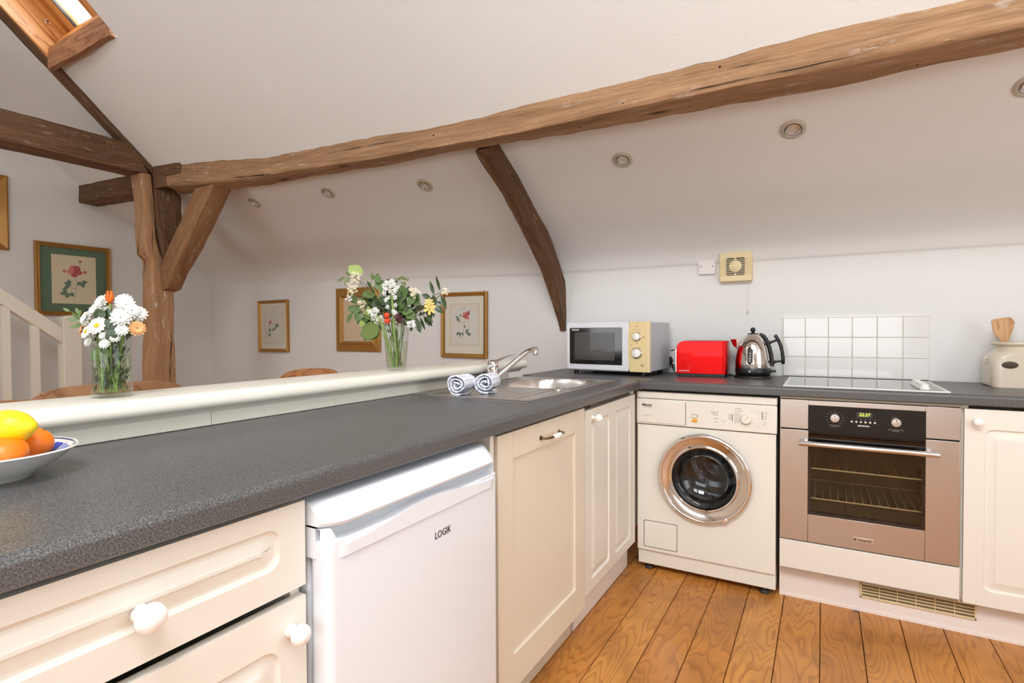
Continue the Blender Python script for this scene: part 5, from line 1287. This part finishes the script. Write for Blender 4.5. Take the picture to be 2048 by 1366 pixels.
MUMS = [(430, 220, 0, .021), (650, 205, .01, .021), (720, 250, 0, .020), (400, 310, -.01, .021), (800, 320, -.005, .019), (335, 405, -.02, .021), (740, 400, -.025, .023), (830, 350, .01, .019), (560, 260, .02, .020), (600, 330, .01, .018), (380, 480, -.01, .017), (470, 330, -.005, .017), (690, 330, .0, .019)]
for k, (x, y, dp, R) in enumerate(MUMS):
    flower1('chrysanthemum', 'white chrysanthemum head in the dome of white flowers of the low vase', 'flower', 'white chrysanthemums in the low vase', x, y, dp, R*.95, 'petal', 'mum', seed=10+k)
for k, (x, y, dp, R) in enumerate([(760, 540, -.028, .014), (600, 690, -.038, .012), (390, 665, -.03, .012), (690, 620, -.03, .012), (570, 600, -.034, .010)]):
    flower1('small_flower', 'small white filler flower at the rim of the low vase', 'flower', 'small white filler flowers in the low vase', x, y, dp, R, 'petal', 'mum', seed=40+k)
flower1('carnation', 'peach flower at the left side of the low vase', 'flower', None, 255, 530, -.01, .0155, 'peach', 'mum', seed=60)
flower1('carnation', 'peach flower at the right side of the low vase, by the post', 'flower', None, 855, 520, -.005, .0185, 'peach', 'mum', seed=61)
def sprig(V, Bf, name, label, group, tip, mids, leaves, mt, basep, kind='leaf', lw=.42, extra=None, sr=.0014, sm='stem', rimz=.14, rimr=.026, seed=0, ls=1.0):
    rg = random.Random(seed); t = thing(name, label, 'foliage', tuple(basep), 0, group); tipv = Bf(*tip)
    rim = V+Vector((0, 0, rimz)); ml = [Bf(*m_) for m_ in mids]; first = (ml+[tipv])[0]; off = first-rim; off.z = 0; rp = rim+off*min(1, rimr/max(1e-6, off.length))
    pts = [basep, basep.lerp(rp, .5), rp]+ml+[tipv]; MB().tube([p-basep for p in pts], [sr]*(len(pts)-1)+[sr*.4], 7).build('stem', M[sm], t, smooth=True)
    b = MB()
    for (x, y, dx, dy, ln, w) in leaves:
        ln *= ls; w *= ls
        p = Bf(x, y, rg.uniform(-.02, .01))-basep; d = RV*dx-UP*dy+TOCAM*rg.uniform(-.3, .5)
        fc = TOCAM+UP*rg.uniform(.1, .8)+RV*rg.uniform(-.5, .5)
        if kind == 'round': round_leaf(b, p, d, ln*.5, fc)
        else: leaf_into(b, p, d, ln, w, fc, rg.uniform(-.1, .25))
    b.build('leaves', M[mt], t, smooth=True); return t
q = .000201
sprig(V1, B1, 'leafy_sprig', 'small-leaved green sprig reaching left from the low vase', None, (130, 330, -.01), [(330, 560, 0)],
      [(230, 440, -1, -.3, 24*.001, .009), (210, 420, -.6, -.8, .022, .009), (190, 390, -1, .2, .020, .008), (170, 360, -.5, -1, .018, .008), (150, 330, -.9, -.5, .016, .007), (240, 460, -1, .5, .022, .009), (215, 400, .4, -1, .02, .008), (260, 490, -.9, .2, .02, .009), (190, 480, -1, -.2, .016, .006), (330, 640, -1, -.2, .016, .006)], 'leaf', base1(), seed=1)
def blob_leaves(V, Bf, items, mt, name, label, group, basep, sd):
    for k, (x, y, r, dp) in enumerate(items):
        t = thing(name, label, 'foliage', tuple(basep), 0, group); c = Bf(x, y, dp)-basep; b = MB(); rg = random.Random(sd+k)
        round_leaf(b, c-UP*r, UP+RV*rg.uniform(-.4, .4), r, TOCAM+UP*.3+RV*rg.uniform(-.5, .5), .04); b.build('leaf_blade', M[mt], t, smooth=True)
        MB().tube([(0, 0, 0), (c-UP*r)*.6+UP*.01, c-UP*r], .0013, 6).build('leaf_stalk', M['stem'], t)
blob_leaves(V1, B1, [(500, 370, .013, -.02), (580, 360, .013, -.015), (640, 480, .014, -.03), (650, 590, .012, -.034), (450, 385, .011, -.01)], 'leaf_dark', 'round_leaf', 'round dark green leaf among the flowers of the low vase', 'round leaves in the low vase', V1+Vector((0, 0, .02)), 3)
blob_leaves(V1, B1, [(480, 820, .016, -.030), (560, 800, .012, -.028)], 'leaf', 'round_leaf', 'broad green leaf pressed inside the glass of the low vase', 'leaves inside the low vase', V1+Vector((.002, 0, .02)), 9)
# filler foliage under the dome and inside the glass: uncountable small leaves
b = MB(); rg = random.Random(77)
for k in range(260):
    z = rg.uniform(.012, .155); a = rg.random()*2*PI; r = rg.uniform(.008, .033) if z < .13 else rg.uniform(0, .045)
    leaf_into(b, V1+Vector((r*math.cos(a), r*math.sin(a), z)), (rg.uniform(-.6, .6), rg.uniform(-.6, .6), 1), rg.uniform(.012, .02), rg.uniform(.004, .009), (rg.uniform(-1, 1), rg.uniform(-1, 1), .3))
b2 = b.build('filler_foliage', M['leaf_dark'], smooth=True); tag(b2, 'mass of dark green leaves packed inside the low daisy vase', 'foliage'); b2['kind'] = 'stuff'

# ---------- tall tumbler with mixed flowers
V2 = Vector((-.655, -.955, 1.001))
v2 = thing('glass_vase', 'tall tapered glass vase of mixed flowers on the white ledge near the tap', 'vase', tuple(V2))
MB().lathe([(.0, .0), (.034, .0), (.0365, .003), (.040, .05), (.049, .170), (.048, .1715), (.047, .170), (.0385, .05), (.0345, .012), (.03, .009), (0, .009)], 48, cap=False).build('glass_body', M['glass'], v2, smooth=True)
MB().lathe([(0, .010), (.034, .011), (.038, .05), (.0425, .108), (0, .108)], 40, cap=False).build('water', M['water'], v2, smooth=True)
def B2(x, y, dp=0): return V2+RV*((x-640)*.000335)+UP*((1290-y)*.000335)-TOCAM*dp
rng2 = random.Random(8)
def base2(): a = rng2.random()*2*PI; r = rng2.uniform(.004, .024); return V2+Vector((r*math.cos(a), r*math.sin(a), .016))
def big_leaf(b, p, d, ln, wd, face, **k): leaf_into(b, p, d, ln, wd, face, **k)
def sp2_(name, label, group, tip, mids, leaves, mt, kind='leaf', sm='stem', sr=.0015, seed=0): return sprig(V2, B2, name, label, group, tip, mids, leaves, mt, base2(), kind, sr=sr, sm=sm, rimz=.172, rimr=.038, seed=seed, ls=1.32)
t = sp2_('leafy_branch', 'tall stem with one big pale lime leaf at the very top of the bouquet', None, (250, 190, 0), [(455, 480, 0), (360, 320, 0)], [], 'leaf_lime', seed=3)
b = MB(); bp = Vector(t.location); round_leaf(b, B2(255, 195, 0)-bp, -RV*.9+UP*.5, .027, TOCAM+UP*.7+RV*.3, .06); b.build('leaf_blade', M['leaf_lime'], t, smooth=True)
sp2_('eucalyptus_sprig', 'narrow-leaved sprig at the upper left of the bouquet', None, (90, 190, 0), [(480, 560, 0), (300, 320, 0)],
     [(80, 235, -1, .6, .028, .010), (110, 240, -.3, 1, .030, .010), (130, 215, -1, -.6, .02, .007), (400, 290, .45, -1, .030, .014), (390, 270, -.1, -1, .022, .010)], 'leaf_olive', sm='stem_dark', seed=4)
sp2_('broad_leaf_branch', 'stem of broad green leaves hanging low at the left of the tall vase', None, (190, 640, -.02), [(470, 760, -.02), (330, 700, -.02)],
     [(430, 760, -.8, 1, .062, .055), (420, 700, -1, .7, .055, .048), (330, 700, -1, .3, .045, .036), (400, 640, -1, -.4, .040, .034), (180, 620, -.8, -.5, .030, .022), (170, 640, -.6, .8, .038, .022), (250, 620, -.7, 1, .035, .026)], 'leaf', seed=5)
b = MB(); sb_ = base2(); t = thing('broad_leaf', 'largest drooping green leaf beside the rim of the tall vase', 'foliage', tuple(sb_)); round_leaf(b, B2(470, 800, -.04)-sb_, -RV*.95-UP*.45, .036, TOCAM+UP*.6, .05); b.build('leaf_blade', M['leaf_olive'], t, smooth=True); MB().tube([(0, 0, 0), B2(560, 1000, -.02)-sb_, B2(470, 800, -.04)-sb_], .0014, 6).build('leaf_stalk', M['stem'], t)
sp2_('ivy_stem', 'stem of mid green leaves in the upper left centre of the bouquet', None, (450, 280, .0), [(540, 640, 0)],
     [(400, 430, -.6, .1, .040, .032), (480, 400, -.3, -1, .040, .030), (470, 300, -.5, -.9, .026, .020), (260, 580, -.7, .2, .040, .028), (180, 540, -.3, -1, .034, .024), (330, 480, -1, .3, .03, .024)], 'leaf', seed=6)
sp2_('dark_leaf_stem', 'dark green leaves behind the white hyacinth', None, (470, 480, .02), [(600, 700, .02)],
     [(450, 520, -.6, -.2, .045, .034), (500, 560, .1, -1, .040, .032), (400, 500, .2, .7, .036, .028), (600, 620, -.3, -1, .035, .03), (540, 620, -1, .2, .03, .026), (660, 520, .2, -1, .04, .028)], 'leaf_dark', seed=7)
sp2_('lime_leaf_stem', 'yellow-green leaf curling beside the lower white flower', None, (320, 640, -.03), [(520, 760, -.03)],
     [(340, 690, .1, -1, .036, .024), (270, 800, -.1, -1, .022, .018), (370, 740, -.5, .9, .03, .02)], 'leaf_lime', seed=8)
sp2_('glossy_stem', 'dark glossy leaves on the right centre of the bouquet', None, (840, 430, .0), [(700, 680, 0)],
     [(700, 520, .1, -1, .045, .030), (740, 470, -.1, -1, .038, .026), (780, 560, .6, -.8, .040, .026), (850, 560, .3, -1, .040, .022), (700, 620, 1, .1, .040, .030), (760, 640, .9, .6, .035, .028), (830, 500, .8, .4, .030, .018), (690, 640, -.2, -1, .04, .03), (800, 470, 1, -.5, .026, .014)], 'leaf', seed=9)
sp2_('long_sprig', 'long sprig of slim dark leaves reaching far to the right', None, (1215, 400, -.01), [(740, 720, -.01), (960, 560, -.01), (1080, 440, -.01)],
     [(1075, 440, -.35, -1, .044, .012), (1140, 395, -.25, -1, .046, .009), (1160, 450, .35, 1, .044, .016), (1060, 440, .2, 1, .034, .018), (1075, 560, .8, .6, .034, .018), (990, 580, .4, 1, .040, .020), (960, 570, -1, .3, .030, .018), (1090, 530, 1, .0, .024, .010), (940, 440, 1, .4, .028, .016), (1050, 600, .2, 1, .026, .010)], 'leaf_dark', sm='stem_dark', seed=10)
sp2_('drooping_sprig', 'drooping sprig of dark leaves to the lower right of the tall vase', None, (980, 690, -.02), [(780, 720, -.02), (900, 660, -.02)],
     [(870, 700, .3, 1, .046, .020), (910, 690, .4, 1, .042, .008), (960, 680, .6, 1, .034, .012), (980, 690, 1, .6, .030, .013), (830, 760, -.2, 1, .026, .014), (1000, 700, .5, 1, .03, .009), (800, 700, -.6, .6, .028, .020)], 'leaf_dark', sm='stem_dark', seed=11)
sp2_('feathery_sprig', 'thin feathery sprig with tiny buds above the white hyacinth', None, (770, 330, 0), [(650, 540, 0), (690, 400, 0)],
     [(650+12*k, 260+6*abs(k-5), (-1)**k*.6, -1, .012, .005) for k in range(11)]+[(700, 300, .8, .2, .018, .010), (730, 300, .6, .6, .016, .010)], 'leaf_olive', sm='stem_dark', sr=.001, seed=12)
def hyacinth(label, stem_pts, heads, R=.011, mp='petal'):
    bs = V2+Vector((.0, .0, .012)); t = thing('hyacinth', label, 'flower', tuple(bs)); pts = [Vector(p)-bs for p in stem_pts]
    MB().tube(pts, [.0042]*(len(pts)-1)+[.0025], 12).build('stem', M['stem'], t, smooth=True); rg = random.Random(len(heads))
    for k, (x, y) in enumerate(heads):
        b = MB(); p = B2(x, y, rg.uniform(-.035, -.01))-bs; d = TOCAM+RV*rg.uniform(-.8, .8)+UP*rg.uniform(-.3, .8)
        daisy_head(b, p, d, R*rg.uniform(.85, 1.15), 6, 1, .5, -.25, k); daisy_head(b, p, d, R*.55, 6, 1, .5, .5, k+50); b.build('floret', M[mp], t)
    return t
hyacinth('white hyacinth at the centre of the tall bouquet', [V2+Vector((0, 0, .012))+RV*.004-TOCAM*-.01, B2(650, 1110, -.015), B2(625, 800, -.02), B2(615, 560, -.02), B2(590, 340, -.01)],
         [(520, 330), (560, 300), (600, 290), (640, 320), (670, 350), (540, 370), (600, 350), (650, 390), (520, 430), (560, 470), (620, 430), (590, 400), (545, 500), (600, 520), (640, 470), (560, 570), (600, 590), (640, 550), (650, 650), (620, 620)])
hyacinth('white nerine flower low at the left front of the tall bouquet', [V2+Vector((0, 0, .012))-RV*.012, B2(560, 1000, -.02), B2(500, 760, -.03), B2(440, 660, -.03)],
         [(370, 620), (410, 600), (440, 620), (390, 660), (430, 670), (400, 710), (450, 720), (470, 760), (430, 760), (480, 690), (540, 790), (570, 800), (550, 910), (570, 880)])
for k, (x, y) in enumerate([(565, 672), (570, 735)]):
    bs = base2(); t = thing('red_berry', ['upper', 'lower'][k]+' of the two orange-red berries in the tall bouquet', 'berry', tuple(bs)); p = B2(x, y, -.045)-bs
    MB().ball(p, .0115, 18, sc=(1, 1, .9)).build('fruit', M['berry'], t, smooth=True); MB().tube([(0, 0, 0), (B2(600, 900, -.01)-bs), p], .0013, 6).build('stem', M['stem_dark'], t)
def heads(name, label, spots, R, mp, n=8, lay=2, seed=0, dp=-.02, group=None, stub=(640, 900)):
    bs = base2(); t = thing(name, label, 'flower', tuple(bs), 0, group); rg = random.Random(seed); b = MB(); c = sum((B2(x, y, dp) for x, y in spots), Vector())/len(spots)
    for k, (x, y) in enumerate(spots): daisy_head(b, B2(x, y, dp+rg.uniform(-.01, .01))-bs, TOCAM+UP*rg.uniform(-.2, .9)+RV*rg.uniform(-.7, .7), R*rg.uniform(.8, 1.2), n, lay, .45, .1, k)
    b.build('petals', M[mp], t); MB().tube([(0, 0, 0), V2+Vector((0, 0, .172))+(c-V2).normalized()*.0-bs, c-bs-TOCAM*.006], .0015, 7).build('stem', M['stem_dark'], t, smooth=True); return t
rg = random.Random(31)
def cl(cx, cy, r, n): return [(cx+rg.uniform(-r, r), cy+rg.uniform(-r, r)) for _ in range(n)]
heads('viburnum', 'cream tufted flower at the upper right of the tall bouquet', cl(865, 420, 48, 12), .009, 'petal_cream', 6, 1, 1)
heads('alstroemeria', 'pale yellow flower at the right of the tall bouquet', [(1005, 560), (1045, 560), (1020, 520), (1030, 600)], .020, 'yellow_petal', 6, 1, 2)
heads('plum_flower', 'dark plum flower beside the red berries', cl(690, 700, 25, 5), .012, 'plum', 8, 2, 3, dp=-.035)
heads('filler_flowers', 'loose white blossom right of the vase rim', cl(830, 770, 42, 12), .0075, 'petal', 6, 1, 4)
heads('filler_flowers', 'tiny white blossom at the upper left of the tall bouquet', cl(205, 245, 55, 40), .0048, 'petal_cream', 5, 1, 5)
heads('filler_flowers', 'tiny pinkish-white blossom below the big lime leaf', cl(170, 365, 55, 40), .0046, 'petal_cream', 5, 1, 6)
heads('filler_flowers', 'small cluster of white blossom at the left edge of the bouquet', cl(130, 470, 34, 16), .0045, 'petal', 5, 1, 7)
heads('filler_flowers', 'faded blossom in the left middle of the bouquet', cl(265, 545, 42, 14), .005, 'petal_cream', 5, 1, 8)
heads('filler_flowers', 'round bud cluster at the far right tip of the bouquet', cl(1205, 405, 36, 22), .0048, 'petal_cream', 5, 1, 9)
for k in range(7):
    bs = base2(); a = 2*PI*k/7; o = MB().tube([(0, 0, 0), (.012*math.cos(a), .012*math.sin(a), .07), (.03*math.cos(a), .03*math.sin(a), .165)], rng2.uniform(.0015, .003), 7).build('cut_stem', M[['stem', 'stem_dark', 'leaf_olive'][k % 3]], smooth=True)
    o.location = V2+Vector((.008*math.cos(a+2), .008*math.sin(a+2), .014)); tag(o, 'cut stem crossing inside the tall glass vase', 'stem', 'bare stems in the tall vase')

b = MB(); rg = random.Random(78)
for k in range(230):
    p = B2(rg.gauss(590, 135), rg.gauss(590, 100), rg.uniform(-.01, .06)); d = (p-V2-Vector((0, 0, .12)))+Vector((rg.uniform(-.05, .05), rg.uniform(-.05, .05), rg.uniform(-.05, .05)))
    leaf_into(b, p, d, rg.uniform(.018, .036), rg.uniform(.009, .020), TOCAM+UP*rg.uniform(-.2, .8)+RV*rg.uniform(-.8, .8), rg.uniform(-.1, .2))
b2 = b.build('filler_foliage', M['leaf_dark'], smooth=True); tag(b2, 'dense dark foliage behind the flowers of the tall vase', 'foliage'); b2['kind'] = 'stuff'
